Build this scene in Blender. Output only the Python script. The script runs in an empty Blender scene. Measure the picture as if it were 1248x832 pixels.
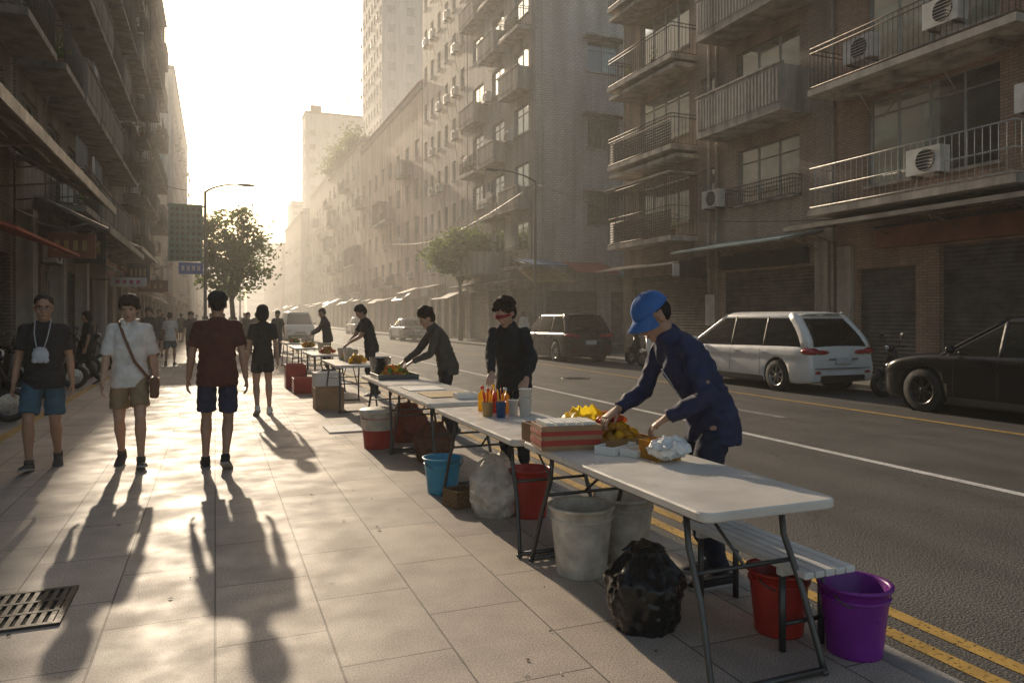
import bpy, bmesh, math, random
from mathutils import Vector, Matrix, noise
R=random.Random(7)
V=Vector
scene=bpy.context.scene
COL=scene.collection
rad=math.radians
# ------------------------------------------------------------------ materials
def nodes(name):
    m=bpy.data.materials.new(name); m.use_nodes=True
    nt=m.node_tree; nt.nodes.clear()
    out=nt.nodes.new('ShaderNodeOutputMaterial')
    return m,nt,out
def N(nt,t,**k):
    n=nt.nodes.new(t)
    for a,b in k.items(): setattr(n,a,b)
    return n
def principled(nt,out):
    p=N(nt,'ShaderNodeBsdfPrincipled'); nt.links.new(p.outputs[0],out.inputs[0]); return p
def c4(c): return (c[0],c[1],c[2],1)
def noise_val(nt,vec,scale,detail=4,lo=.0,hi=1.,fmin=.3,fmax=.7):
    n=N(nt,'ShaderNodeTexNoise'); n.inputs['Scale'].default_value=scale; n.inputs['Detail'].default_value=detail
    nt.links.new(vec,n.inputs['Vector'])
    mr=N(nt,'ShaderNodeMapRange'); mr.inputs[1].default_value=fmin; mr.inputs[2].default_value=fmax
    mr.inputs[3].default_value=lo; mr.inputs[4].default_value=hi
    nt.links.new(n.outputs[0],mr.inputs[0]); return mr.outputs[0]
def mulcol(nt,col,val):
    x=N(nt,'ShaderNodeMixRGB',blend_type='MULTIPLY'); x.inputs[0].default_value=1
    if isinstance(col,tuple): x.inputs[1].default_value=col
    else: nt.links.new(col,x.inputs[1])
    nt.links.new(val,x.inputs[2]); return x.outputs[0]
def add_bump(nt,p,h,strength,dist=.01):
    b=N(nt,'ShaderNodeBump'); b.inputs['Strength'].default_value=strength; b.inputs['Distance'].default_value=dist
    nt.links.new(h,b.inputs['Height']); nt.links.new(b.outputs[0],p.inputs['Normal'])
def mat(name,col,rough=.6,metal=0,var=.18,vs=6,bump=0,bs=80,coat=0,rv=.1,spec=None):
    m,nt,out=nodes(name); p=principled(nt,out)
    tc=N(nt,'ShaderNodeTexCoord'); vec=tc.outputs['Object']
    v=noise_val(nt,vec,vs,6,1-var,1+var*.6)
    nt.links.new(mulcol(nt,c4(col),v),p.inputs['Base Color'])
    p.inputs['Metallic'].default_value=metal
    r=noise_val(nt,vec,vs*2.3,4,max(rough-rv,.02),min(rough+rv,1))
    nt.links.new(r,p.inputs['Roughness'])
    if spec is not None: p.inputs['Specular IOR Level'].default_value=spec
    if coat: p.inputs['Coat Weight'].default_value=coat; p.inputs['Coat Roughness'].default_value=.05
    if bump:
        h=noise_val(nt,vec,bs,4); add_bump(nt,p,h,bump,.005)
    return m
def wallmat(name,c1,c2,mort,bw,bh,ms,dirt=.35,rough=.75,off=.5,bump=.5):
    m,nt,out=nodes(name); p=principled(nt,out)
    g=N(nt,'ShaderNodeNewGeometry'); s=N(nt,'ShaderNodeSeparateXYZ'); nt.links.new(g.outputs['Position'],s.inputs[0])
    a=N(nt,'ShaderNodeMath',operation='ADD'); nt.links.new(s.outputs[0],a.inputs[0]); nt.links.new(s.outputs[1],a.inputs[1])
    c=N(nt,'ShaderNodeCombineXYZ'); nt.links.new(a.outputs[0],c.inputs[0]); nt.links.new(s.outputs[2],c.inputs[1])
    b=N(nt,'ShaderNodeTexBrick'); b.offset=off
    nt.links.new(c.outputs[0],b.inputs['Vector'])
    b.inputs['Color1'].default_value=c4(c1); b.inputs['Color2'].default_value=c4(c2); b.inputs['Mortar'].default_value=c4(mort)
    b.inputs['Scale'].default_value=1; b.inputs['Brick Width'].default_value=bw; b.inputs['Row Height'].default_value=bh
    b.inputs['Mortar Size'].default_value=ms
    mp=N(nt,'ShaderNodeMapping'); mp.inputs['Scale'].default_value=(1.3,1.3,.13); nt.links.new(g.outputs['Position'],mp.inputs[0])
    d=noise_val(nt,mp.outputs[0],1.0,8,1-dirt,1.15,.32,.60)
    d2=noise_val(nt,g.outputs['Position'],.35,5,.85,1.12)
    x=mulcol(nt,mulcol(nt,b.outputs[0],d),d2)
    nt.links.new(x,p.inputs['Base Color']); p.inputs['Roughness'].default_value=rough
    if bump: add_bump(nt,p,b.outputs[0],bump,.01)
    return m
def flatwall(name,c,dirt=.5,rough=.8):
    m,nt,out=nodes(name); p=principled(nt,out)
    g=N(nt,'ShaderNodeNewGeometry')
    mp=N(nt,'ShaderNodeMapping'); mp.inputs['Scale'].default_value=(2,2,.2); nt.links.new(g.outputs['Position'],mp.inputs[0])
    d=noise_val(nt,mp.outputs[0],1.2,8,1-dirt,1.12,.32,.62)
    d2=noise_val(nt,g.outputs['Position'],5,6,.85,1.1)
    nt.links.new(mulcol(nt,mulcol(nt,c4(c),d),d2),p.inputs['Base Color']); p.inputs['Roughness'].default_value=rough
    add_bump(nt,p,noise_val(nt,g.outputs['Position'],25,5),.25,.01)
    return m
# ------------------------------------------------------------------ mesh builder
class MB:
    def __init__(s): s.v=[]; s.f=[]; s.m=[]; s.s=[]
    def face(s,idx,m=0,sm=False): s.f.append(tuple(idx)); s.m.append(m); s.s.append(sm)
    def quad(s,p,m=0,sm=False):
        b=len(s.v); s.v+= [V(q) for q in p]; s.face(range(b,b+len(p)),m,sm)
    def box(s,lo,hi,m=0):
        x0,y0,z0=[min(a,b) for a,b in zip(lo,hi)]; x1,y1,z1=[max(a,b) for a,b in zip(lo,hi)]
        b=len(s.v)
        s.v+=[V(q) for q in ((x0,y0,z0),(x1,y0,z0),(x1,y1,z0),(x0,y1,z0),(x0,y0,z1),(x1,y0,z1),(x1,y1,z1),(x0,y1,z1))]
        for f in ((0,3,2,1),(4,5,6,7),(0,1,5,4),(1,2,6,5),(2,3,7,6),(3,0,4,7)): s.face([b+i for i in f],m)
    def obox(s,c,size,M,m=0):
        b=len(s.v); c=V(c)
        for dz in(-.5,.5):
            for dx,dy in((-.5,-.5),(.5,-.5),(.5,.5),(-.5,.5)):
                s.v.append(c+M@V((dx*size[0],dy*size[1],dz*size[2])))
        for f in ((0,3,2,1),(4,5,6,7),(0,1,5,4),(1,2,6,5),(2,3,7,6),(3,0,4,7)): s.face([b+i for i in f],m)
    def rings(s,rs,m=0,sm=True,cap=True,closed=False):
        n=len(rs[0]); b=len(s.v)
        for r in rs: s.v+=[V(q) for q in r]
        k=len(rs)
        for i in range(k if closed else k-1):
            a0=b+i*n; a1=b+((i+1)%k)*n
            for j in range(n):
                s.face((a0+j,a0+(j+1)%n,a1+(j+1)%n,a1+j),m,sm)
        if cap and not closed:
            s.face([b+j for j in range(n)][::-1],m,False); s.face([b+(k-1)*n+j for j in range(n)],m,False)
    def tube(s,pts,r,m=0,seg=8,xaxis=None,cap=True,closed=False):
        pts=[V(p) for p in pts]; n=len(pts); rs=[]
        if not isinstance(r,(list,tuple)): r=[r]*n
        prev=None
        for i,p in enumerate(pts):
            if closed: t=pts[(i+1)%n]-pts[i-1]
            else: t=pts[min(i+1,n-1)]-pts[max(i-1,0)]
            if t.length<1e-9: t=V((0,0,1))
            t.normalize()
            if xaxis is not None: x=V(xaxis)
            elif prev is not None: x=prev
            else: x=V((1,0,0)) if abs(t.x)<.8 else V((0,1,0))
            x=(x-t*x.dot(t)).normalized(); y=t.cross(x); prev=x
            rr=r[i]; rx,ry=(rr if isinstance(rr,(list,tuple)) else (rr,rr))
            rs.append([p+x*rx*math.cos(2*math.pi*k/seg)+y*ry*math.sin(2*math.pi*k/seg) for k in range(seg)])
        s.rings(rs,m,True,cap,closed)
    def ell(s,c,r,M=None,m=0,seg=14,rg=9):
        if not isinstance(r,(list,tuple)): r=(r,r,r)
        c=V(c); rs=[]
        for i in range(rg+1):
            a=-math.pi/2+math.pi*i/rg; a=max(min(a,math.pi/2-.03),-math.pi/2+.03)
            row=[]
            for k in range(seg):
                b=2*math.pi*k/seg
                q=V((r[0]*math.cos(a)*math.cos(b),r[1]*math.cos(a)*math.sin(b),r[2]*math.sin(a)))
                row.append(c+(M@q if M else q))
            rs.append(row)
        s.rings(rs,m)
    def lathe(s,c,prof,m=0,seg=28,M=None,cap=False):
        c=V(c); rs=[]
        for (r,z) in prof:
            row=[]
            for k in range(seg):
                b=2*math.pi*k/seg; q=V((r*math.cos(b),r*math.sin(b),z)); row.append(c+(M@q if M else q))
            rs.append(row)
        s.rings(rs,m,True,cap)
    def mesh(s,name,mats,off=V((0,0,0))):
        me=bpy.data.meshes.new(name)
        me.from_pydata([tuple(v-off) for v in s.v],[],s.f)
        for mt in mats: me.materials.append(mt)
        me.polygons.foreach_set('material_index',s.m); me.polygons.foreach_set('use_smooth',s.s)
        me.update(); return me
    def build(s,name,mats,parent=None,bevel=0,recalc=False):
        if not isinstance(mats,(list,tuple)): mats=[mats]
        off=parent.location if parent else V((0,0,0))
        me=s.mesh(name,mats,off)
        if recalc: fixn(me)
        o=bpy.data.objects.new(name,me); COL.objects.link(o)
        if parent: o.parent=parent
        if bevel:
            b=o.modifiers.new('b','BEVEL'); b.width=bevel; b.segments=2; b.limit_method='ANGLE'
        return o
def fixn(me):
    bm=bmesh.new(); bm.from_mesh(me); bmesh.ops.recalc_face_normals(bm,faces=bm.faces); bm.to_mesh(me); bm.free()
def empty(name,loc=(0,0,0),yaw=0,sc=1):
    o=bpy.data.objects.new(name,None); o.location=loc; o.rotation_euler=(0,0,yaw); o.scale=(sc,)*3; o.empty_display_size=.2
    COL.objects.link(o); return o
def localobj(mb,name,mats,parent,bevel=0,recalc=False):
    if not isinstance(mats,(list,tuple)): mats=[mats]
    me=mb.mesh(name,mats)
    if recalc: fixn(me)
    o=bpy.data.objects.new(name,me); COL.objects.link(o); o.parent=parent
    if bevel:
        b=o.modifiers.new('b','BEVEL'); b.width=bevel; b.segments=2; b.limit_method='ANGLE'
    return o
def evalmesh(o):
    bpy.context.view_layer.update()
    dg=bpy.context.evaluated_depsgraph_get()
    me=bpy.data.meshes.new_from_object(o.evaluated_get(dg)); bpy.data.objects.remove(o); return me
def remeshed(mb,vox,it=3,disp=None):
    me=mb.mesh('tmp',[]); fixn(me)
    o=bpy.data.objects.new('tmp',me); COL.objects.link(o)
    r=o.modifiers.new('r','REMESH'); r.mode='VOXEL'; r.voxel_size=vox; r.adaptivity=0
    if it:
        s=o.modifiers.new('s','SMOOTH'); s.factor=.5; s.iterations=it
    me=evalmesh(o)
    if disp:
        n=[v.normal.copy() for v in me.vertices]
        for v,nn in zip(me.vertices,n): v.co=v.co+nn*disp(v.co)
    me.polygons.foreach_set('use_smooth',[True]*len(me.polygons)); me.update()
    return me
def linkmesh(me,name,mt,parent):
    me.materials.clear(); me.materials.append(mt); me.name=name
    o=bpy.data.objects.new(name,me); COL.objects.link(o); o.parent=parent; return o
# ------------------------------------------------------------------ world / light / camera
SUN_AZ=-2.4; SUN_EL=20.0
w=bpy.data.worlds.new("World"); scene.world=w; w.use_nodes=True
nt=w.node_tree; bg=nt.nodes['Background']; sky=nt.nodes.new('ShaderNodeTexSky'); sky.sky_type='NISHITA'; sky.sun_disc=False
sky.sun_elevation=rad(SUN_EL); sky.sun_rotation=rad(SUN_AZ); sky.dust_density=2.2; sky.air_density=1.0
tint=nt.nodes.new('ShaderNodeMixRGB'); tint.blend_type='MULTIPLY'; tint.inputs[0].default_value=1; tint.inputs[2].default_value=(1.12,.98,.82,1)
nt.links.new(sky.outputs[0],tint.inputs[1]); nt.links.new(tint.outputs[0],bg.inputs[0]); bg.inputs[1].default_value=.15
S=V((math.sin(rad(SUN_AZ))*math.cos(rad(SUN_EL)),math.cos(rad(SUN_AZ))*math.cos(rad(SUN_EL)),math.sin(rad(SUN_EL))))
L=bpy.data.lights.new('sun','SUN'); L.energy=5; L.angle=rad(.8); L.color=(1,.82,.60)
lo=bpy.data.objects.new('sun',L); lo.rotation_euler=S.to_track_quat('Z','Y').to_euler(); lo.location=(0,50,60); COL.objects.link(lo)
cam=bpy.data.cameras.new('camera'); co=bpy.data.objects.new('camera',cam); COL.objects.link(co); scene.camera=co
co.location=(0,0,1.5); co.rotation_euler=(rad(90),0,rad(-21.9)); cam.lens=25.96; cam.sensor_width=36; cam.shift_y=-.0248; cam.clip_end=4000; cam.clip_start=.05
scene.view_settings.view_transform='Standard'; scene.view_settings.look='None'; scene.view_settings.exposure=0
# haze filling the street (clearer near, denser further on)
for nm_,den,y0,y1 in(('haze',.0015,-30,17.99),('haze',.0046,18,420)):
    m,nt,out=nodes('haze_air'); vs=N(nt,'ShaderNodeVolumeScatter'); vs.inputs['Density'].default_value=den; vs.inputs['Anisotropy'].default_value=.42
    vs.inputs['Color'].default_value=(1,.98,.94,1); nt.links.new(vs.outputs[0],out.inputs['Volume'])
    b=MB(); b.box((-120,y0,-2),(160,y1,28)); b.build(nm_,m)
# ------------------------------------------------------------------ ground
ZR=-.10
def tilemat(name,c1,c2,mort,bw,bh,ms):
    m,nt,out=nodes(name); p=principled(nt,out)
    g=N(nt,'ShaderNodeNewGeometry'); s=N(nt,'ShaderNodeSeparateXYZ'); nt.links.new(g.outputs['Position'],s.inputs[0])
    c=N(nt,'ShaderNodeCombineXYZ'); nt.links.new(s.outputs[1],c.inputs[0]); nt.links.new(s.outputs[0],c.inputs[1])
    b=N(nt,'ShaderNodeTexBrick'); b.offset=.5; nt.links.new(c.outputs[0],b.inputs['Vector'])
    b.inputs['Color1'].default_value=c4(c1); b.inputs['Color2'].default_value=c4(c2); b.inputs['Mortar'].default_value=c4(mort)
    b.inputs['Scale'].default_value=1; b.inputs['Brick Width'].default_value=bw; b.inputs['Row Height'].default_value=bh
    b.inputs['Mortar Size'].default_value=ms; b.inputs['Mortar Smooth'].default_value=.3
    P=g.outputs['Position']
    sp=noise_val(nt,P,130,3,.60,1.34,.35,.65)
    st=noise_val(nt,P,.8,8,.80,1.10,.3,.68)
    st2=noise_val(nt,P,5,6,.86,1.1)
    col=mulcol(nt,mulcol(nt,mulcol(nt,b.outputs[0],sp),st),st2)
    vo=N(nt,'ShaderNodeTexVoronoi'); vo.inputs['Scale'].default_value=2.2; nt.links.new(P,vo.inputs['Vector'])
    mr=N(nt,'ShaderNodeMapRange'); mr.inputs[1].default_value=.03; mr.inputs[2].default_value=.05; mr.inputs[3].default_value=.6; mr.inputs[4].default_value=1
    nt.links.new(vo.outputs['Distance'],mr.inputs[0])
    nt.links.new(mulcol(nt,col,mr.outputs[0]),p.inputs['Base Color'])
    nt.links.new(noise_val(nt,P,3,6,.52,.74),p.inputs['Roughness']); p.inputs['Specular IOR Level'].default_value=.4
    h=N(nt,'ShaderNodeMath',operation='MULTIPLY_ADD'); nt.links.new(sp,h.inputs[0]); h.inputs[1].default_value=.12
    inv=N(nt,'ShaderNodeMath',operation='SUBTRACT'); inv.inputs[0].default_value=1; nt.links.new(b.outputs['Fac'],inv.inputs[1])
    nt.links.new(inv.outputs[0],h.inputs[2]); add_bump(nt,p,h.outputs[0],.5,.006)
    return m
def asphalt():
    m,nt,out=nodes('asphalt'); p=principled(nt,out); g=N(nt,'ShaderNodeNewGeometry'); P=g.outputs['Position']
    a=noise_val(nt,P,70,4,.45,1.6,.35,.65); bb=noise_val(nt,P,.5,8,.75,1.2)
    mp=N(nt,'ShaderNodeMapping'); mp.inputs['Scale'].default_value=(1.2,.05,1); nt.links.new(P,mp.inputs[0])
    tr=noise_val(nt,mp.outputs[0],1.2,4,.78,1.22)
    vo=N(nt,'ShaderNodeTexVoronoi'); vo.feature='DISTANCE_TO_EDGE'; vo.inputs['Scale'].default_value=.35
    nz=N(nt,'ShaderNodeTexNoise'); nz.inputs['Scale'].default_value=1.5; nz.inputs['Detail'].default_value=6; nt.links.new(P,nz.inputs['Vector'])
    ad=N(nt,'ShaderNodeVectorMath',operation='ADD'); nt.links.new(P,ad.inputs[0]); nt.links.new(nz.outputs['Color'],ad.inputs[1]); nt.links.new(ad.outputs[0],vo.inputs['Vector'])
    mr=N(nt,'ShaderNodeMapRange'); mr.inputs[1].default_value=.0; mr.inputs[2].default_value=.006; mr.inputs[3].default_value=.55; mr.inputs[4].default_value=1; nt.links.new(vo.outputs['Distance'],mr.inputs[0])
    nt.links.new(mulcol(nt,mulcol(nt,mulcol(nt,mulcol(nt,(.085,.079,.072,1),a),bb),tr),mr.outputs[0]),p.inputs['Base Color'])
    nt.links.new(noise_val(nt,P,2,6,.55,.8),p.inputs['Roughness'])
    add_bump(nt,p,a,.7,.006); return m
M_tile=tilemat('granite_paving',(.49,.41,.34),(.39,.33,.28),(.14,.12,.10),.8,.5,.005)
M_tile2=tilemat('concrete_paving',(.28,.265,.24),(.23,.22,.2),(.1,.1,.09),.4,.4,.008)
M_asph=asphalt()
M_dirt=mat('ground_dirt',(.12,.11,.1),.9)
M_kerb=flatwall('kerb_stone',(.30,.285,.26),.3)
b=MB(); b.quad([(-1500,-1500,-.13),(1500,-1500,-.13),(1500,1500,-.13),(-1500,1500,-.13)]); b.build('ground',M_dirt)
b=MB(); b.quad([(2.7,-40,ZR),(13.4,-40,ZR),(13.4,600,ZR),(2.7,600,ZR)]); b.quad([(13.4,25.9,ZR),(60,25.9,ZR),(60,34.5,ZR),(13.4,34.5,ZR)]); b.build('road',M_asph)
b=MB(); b.box((-12,-40,-.3),(2.70,600,0)); b.build('pavement',M_tile)
b=MB()
b.box((13.35,-40,-.3),(22,25.8,0)); b.box((13.35,34.6,-.3),(22,600,0)); b.build('pavement',M_tile2)
b=MB()
for i in range(-20,120):
    b.box((2.70,i*1.0+.004,-.25),(2.85,i*1.0+.996,.004)); 
    if not(25<=i<34.5): b.box((13.2,i*1.0+.004,-.25),(13.35,i*1.0+.996,.004))
b.box((2.70,120,-.25),(2.85,600,.004)); b.box((13.2,120,-.25),(13.35,600,.004))
b.build('kerb',M_kerb,bevel=.012)
def paint(name,col,thr=.42):
    m,nt,out=nodes(name); g=N(nt,'ShaderNodeNewGeometry'); p=N(nt,'ShaderNodeBsdfPrincipled'); P=g.outputs['Position']
    nt.links.new(mulcol(nt,c4(col),noise_val(nt,P,6,6,.65,1.05)),p.inputs['Base Color']); p.inputs['Roughness'].default_value=.7
    t=N(nt,'ShaderNodeBsdfTransparent'); mx=N(nt,'ShaderNodeMixShader'); f=noise_val(nt,P,40,8,0,1,thr-.12,thr+.02)
    nt.links.new(f,mx.inputs[0]); nt.links.new(t.outputs[0],mx.inputs[1]); nt.links.new(p.outputs[0],mx.inputs[2]); nt.links.new(mx.outputs[0],out.inputs[0]); return m
M_yel=paint('yellow_paint',(.52,.32,.075),.42); M_whi=paint('white_paint',(.72,.7,.66),.40)
M_whif=paint('faded_white_paint',(.4,.39,.37),.5)
z=ZR+.004
b=MB()
for x0,x1 in((3.12,3.22),(3.34,3.44),(10.05,10.17)): b.quad([(x0,-40,z),(x1,-40,z),(x1,400,z),(x0,400,z)],0)
b.quad([(6.65,-40,z),(6.77,-40,z),(6.77,400,z),(6.65,400,z)],1)
ax,ay=8.3,9.2
b.quad([(ax-.08,ay,z),(ax+.08,ay,z),(ax+.08,ay+1.8,z),(ax-.08,ay+1.8,z)],2); b.quad([(ax-.35,ay+1.8,z),(ax+.35,ay+1.8,z),(ax,ay+2.9,z)],2)
b.build('road_markings',[M_yel,M_whi,M_whif])
M_iron=mat('cast_iron',(.06,.055,.05),.55,.6,.3,20)
for (x,y,z_,r) in((5.2,9.5,ZR,.33),(8.6,17,ZR,.33)):
    b=MB(); b.lathe((x,y,z_),[(r+.05,.003),(r+.05,.006),(r,.006),(r-.01,.004),(.001,.005)],0,30)
    for k in range(5):
        for q in range(5):
            if math.hypot(k-2,q-2)<2.4: b.box((x-.2+k*.1-.03,y-.2+q*.1-.03,z_+.005),(x-.2+k*.1+.03,y-.2+q*.1+.03,z_+.010))
    b.build('manhole_cover',M_iron)
b=MB(); b.quad([(-2.5,-10,.004),(-2.36,-10,.004),(-2.36,200,.004),(-2.5,200,.004)]); b.build('pavement_line',M_yel)
b=MB(); gx,gy=-1.0,4.42
b.box((gx-.3,gy-.27,-.02),(gx+.3,gy+.27,.002),1)
b.box((gx-.3,gy-.27,.0),(gx-.27,gy+.27,.014)); b.box((gx+.27,gy-.27,.0),(gx+.3,gy+.27,.014)); b.box((gx-.27,gy-.27,.0),(gx+.27,gy-.24,.014)); b.box((gx-.27,gy+.24,.0),(gx+.27,gy+.27,.014))
for i in range(12):
    x=gx-.25+i*.0455; b.box((x-.012,gy-.24,.0),(x+.012,gy+.24,.012))
for k in(-.08,.08): b.box((gx-.27,gy+k-.012,.001),(gx+.27,gy+k+.012,.0135))
M_hole=mat('dark_void',(.012,.012,.012),.9)
b.build('drain_grate',[M_iron,M_hole])
rr=random.Random(77); b=MB()
for i in range(170):
    x=rr.uniform(-3.5,2.6); y=rr.uniform(2.2,22); a=rr.uniform(0,6.3); s_=rr.uniform(.006,.018); c,s=math.cos(a)*s_,math.sin(a)*s_
    b.quad([(x-c,y-s,.004),(x+s*.6,y-c*.6,.007),(x+c,y+s,.005),(x-s*.6,y+c*.6,.010)],i%3)
b.build('ground_litter',[mat('dry_leaf',(.13,.08,.04),.8),mat('paper_scrap',(.5,.48,.44),.8),mat('dark_scrap',(.05,.045,.04),.8)])
# ------------------------------------------------------------------ building kit
def glassmat():
    m,nt,out=nodes('window_glass'); t=N(nt,'ShaderNodeBsdfTransparent'); t.inputs[0].default_value=(.62,.68,.65,1)
    g=N(nt,'ShaderNodeBsdfGlossy'); g.inputs['Roughness'].default_value=.06; g.inputs[0].default_value=(.8,.85,.85,1)
    lw=N(nt,'ShaderNodeLayerWeight'); lw.inputs[0].default_value=.35
    mr=N(nt,'ShaderNodeMapRange'); mr.inputs[3].default_value=.12; mr.inputs[4].default_value=.9; nt.links.new(lw.outputs['Fresnel'],mr.inputs[0])
    mx=N(nt,'ShaderNodeMixShader'); nt.links.new(mr.outputs[0],mx.inputs[0]); nt.links.new(t.outputs[0],mx.inputs[1]); nt.links.new(g.outputs[0],mx.inputs[2])
    nt.links.new(mx.outputs[0],out.inputs[0]); return m
M_glass=glassmat()
M_curt=mat('curtain_cloth',(.66,.70,.60),.9,0,.35,4); M_curtd=mat('dark_interior',(.03,.03,.03),.9)
M_frame=mat('window_frame',(.40,.38,.35),.5,.2); M_conc=flatwall('weathered_concrete',(.48,.43,.37),.5)
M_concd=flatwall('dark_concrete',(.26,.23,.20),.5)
M_rail=mat('metal_railing',(.17,.14,.115),.6,.3,.3,10); M_railw=mat('pale_railing',(.5,.48,.44),.5,.2,.3,10)
M_acw=mat('ac_white',(.78,.75,.68),.5,0,.25,3); M_dark=mat('dark_grille',(.04,.04,.04),.7)
M_shut=mat('roller_shutter',(.14,.128,.115),.5,.2,.4,3); M_metal=mat('awning_metal',(.30,.27,.24),.5,.2,.4,2)
M_brown=wallmat('brown_brick',(.52,.345,.25),(.41,.275,.20),(.25,.2,.16),.22,.07,.010)
M_brown2=wallmat('dull_brick_tile',(.54,.415,.32),(.44,.34,.265),(.26,.215,.18),.2,.065,.010)
M_grey=wallmat('grey_mosaic',(.58,.545,.49),(.48,.45,.41),(.26,.245,.23),.24,.12,.014)
M_cream=flatwall('cream_render',(.68,.61,.51),.35); M_pink=flatwall('pinkish_render',(.60,.46,.37),.4)
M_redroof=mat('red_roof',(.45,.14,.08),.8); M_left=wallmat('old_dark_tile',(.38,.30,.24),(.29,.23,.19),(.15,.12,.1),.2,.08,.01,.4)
M_tower=flatwall('pale_tower',(.55,.54,.52),.15)
class Fr:
    def __init__(s,P,U,Nn): s.P=V(P); s.U=V(U); s.N=V(Nn)
    def p(s,u,n,z): return s.P+s.U*u+s.N*n+V((0,0,z))
    def box(s,mb,u0,u1,n0,n1,z0,z1,m=0): mb.box(s.p(u0,n0,z0),s.p(u1,n1,z1),m)
def wall(B,F,W,z0,z1,ops,rr,depth=.16):
    us=sorted(set([0,W]+[o[0] for o in ops]+[o[1] for o in ops])); zs=sorted(set([z0,z1]+[o[2] for o in ops]+[o[3] for o in ops]))
    for i in range(len(us)-1):
        for j in range(len(zs)-1):
            cu=(us[i]+us[i+1])/2; cz=(zs[j]+zs[j+1])/2
            if any(o[0]<cu<o[1] and o[2]<cz<o[3] for o in ops): continue
            B['walls'].quad([F.p(us[i],0,zs[j]),F.p(us[i+1],0,zs[j]),F.p(us[i+1],0,zs[j+1]),F.p(us[i],0,zs[j+1])])
    for o in ops:
        u0,u1,a,c=o[:4]; kind=o[4] if len(o)>4 else 'win'
        for q in(((u0,a),(u1,a)),((u1,a),(u1,c)),((u1,c),(u0,c)),((u0,c),(u0,a))):
            (p,pz),(r,rz)=q
            B['walls'].quad([F.p(p,0,pz),F.p(r,0,rz),F.p(r,-depth,rz),F.p(p,-depth,pz)])
        if kind=='shut':
            k=a
            while k<c-.01:
                k2=min(k+.1,c)
                B['shutters'].quad([F.p(u0,-depth,k),F.p(u1,-depth,k),F.p(u1,-depth+.025,k+.05),F.p(u0,-depth+.025,k+.05)])
                B['shutters'].quad([F.p(u0,-depth+.025,k+.05),F.p(u1,-depth+.025,k+.05),F.p(u1,-depth,k2),F.p(u0,-depth,k2)]); k=k2
            continue
        B['glass'].quad([F.p(u0,-depth+.03,a),F.p(u1,-depth+.03,a),F.p(u1,-depth+.03,c),F.p(u0,-depth+.03,c)])
        f=.045
        n0,n1=-depth+.005,-depth+.06
        F.box(B['frames'],u0,u1,n0,n1,a,a+f); F.box(B['frames'],u0,u1,n0,n1,c-f,c)
        F.box(B['frames'],u0,u0+f,n0,n1,a+f,c-f); F.box(B['frames'],u1-f,u1,n0,n1,a+f,c-f)
        nm=max(1,round((u1-u0)/.8)-1)
        for k in range(nm):
            uu=u0+(u1-u0)*(k+1)/(nm+1); F.box(B['frames'],uu-f/2,uu+f/2,n0,n1,a+f,c-f)
        if c-a>1.3 and rr.random()<.6: F.box(B['frames'],u0+f,u1-f,n0+.002,n1+.002,c-.45,c-.45+f*.8)
        F.box(B['trim'],u0-.06,u1+.06,.0,.07,a-.07,a-.003)
        if rr.random()<.85:
            cu0=u0+.02; cu1=u1-.02
            if rr.random()<.5: 
                if rr.random()<.5: cu1=u0+(u1-u0)*rr.uniform(.3,.8)
                else: cu0=u0+(u1-u0)*rr.uniform(.2,.6)
            n=max(4,int((cu1-cu0)/.06))
            for k in range(n):
                a0=cu0+(cu1-cu0)*k/n; a1=cu0+(cu1-cu0)*(k+1)/n
                d0=-depth-.03-(.03 if k%2 else 0); d1=-depth-.03-(0 if k%2 else .03)
                B['curtains'].quad([F.p(a0,d0,a+.02),F.p(a1,d1,a+.02),F.p(a1,d1,c-.02),F.p(a0,d0,c-.02)])
def ac(B,F,u,z,n=0,w=.82,h=.56,d=.3):
    F.box(B['ac'],u,u+w,n+.08,n+.08+d,z,z+h,0)
    c=F.p(u+w*.42,n+.08+d+.004,z+h/2); Uv=F.U; Nn=F.N; M=Matrix((Uv,V((0,0,1)),Nn)).transposed()
    B['ac'].lathe(c,[(h*.42,0),(h*.42,.012),(h*.38,.016),(h*.37,.004),(.001,.004)],1,20,M)
    for k in range(7):
        zz=z+h*.12+k*h*.125; F.box(B['ac'],u+w*.1,u+w*.74,n+.08+d+.02,n+.08+d+.026,zz-.004,zz+.004,0)
    for k in(.1,w-.14): F.box(B['rails'],u+k,u+k+.04,n,n+.08+d,z-.05,z-.003)
    B['trim'].tube([F.p(u+w*.9,n+.1,z),F.p(u+w+.05,n+.05,z-.3),F.p(u+w+.06,.03,z-1.1)],.018,0,5)
def railing(B,F,u0,u1,n0,n1,z,h=1.0,step=.12,key='rails',diag=False):
    mb=B[key]
    segs=[((u0,n0),(u0,n1)),((u0,n1),(u1,n1)),((u1,n1),(u1,n0))]
    for (a,c),(d,e) in segs:
        Ln=math.hypot(d-a,e-c); k=max(1,int(Ln/step))
        for zz in(z+.06,z+h*.5 if diag else z+h-.12,z+h):
            mb.tube([F.p(a,c,zz),F.p(d,e,zz)],.018,0,5)
        for i in range(k+1):
            t=i/k; q0=F.p(a+(d-a)*t,c+(e-c)*t,z+.06); q1=F.p(a+(d-a)*t,c+(e-c)*t,z+h); mb.tube([q0,q1],.011,0,4)
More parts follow.
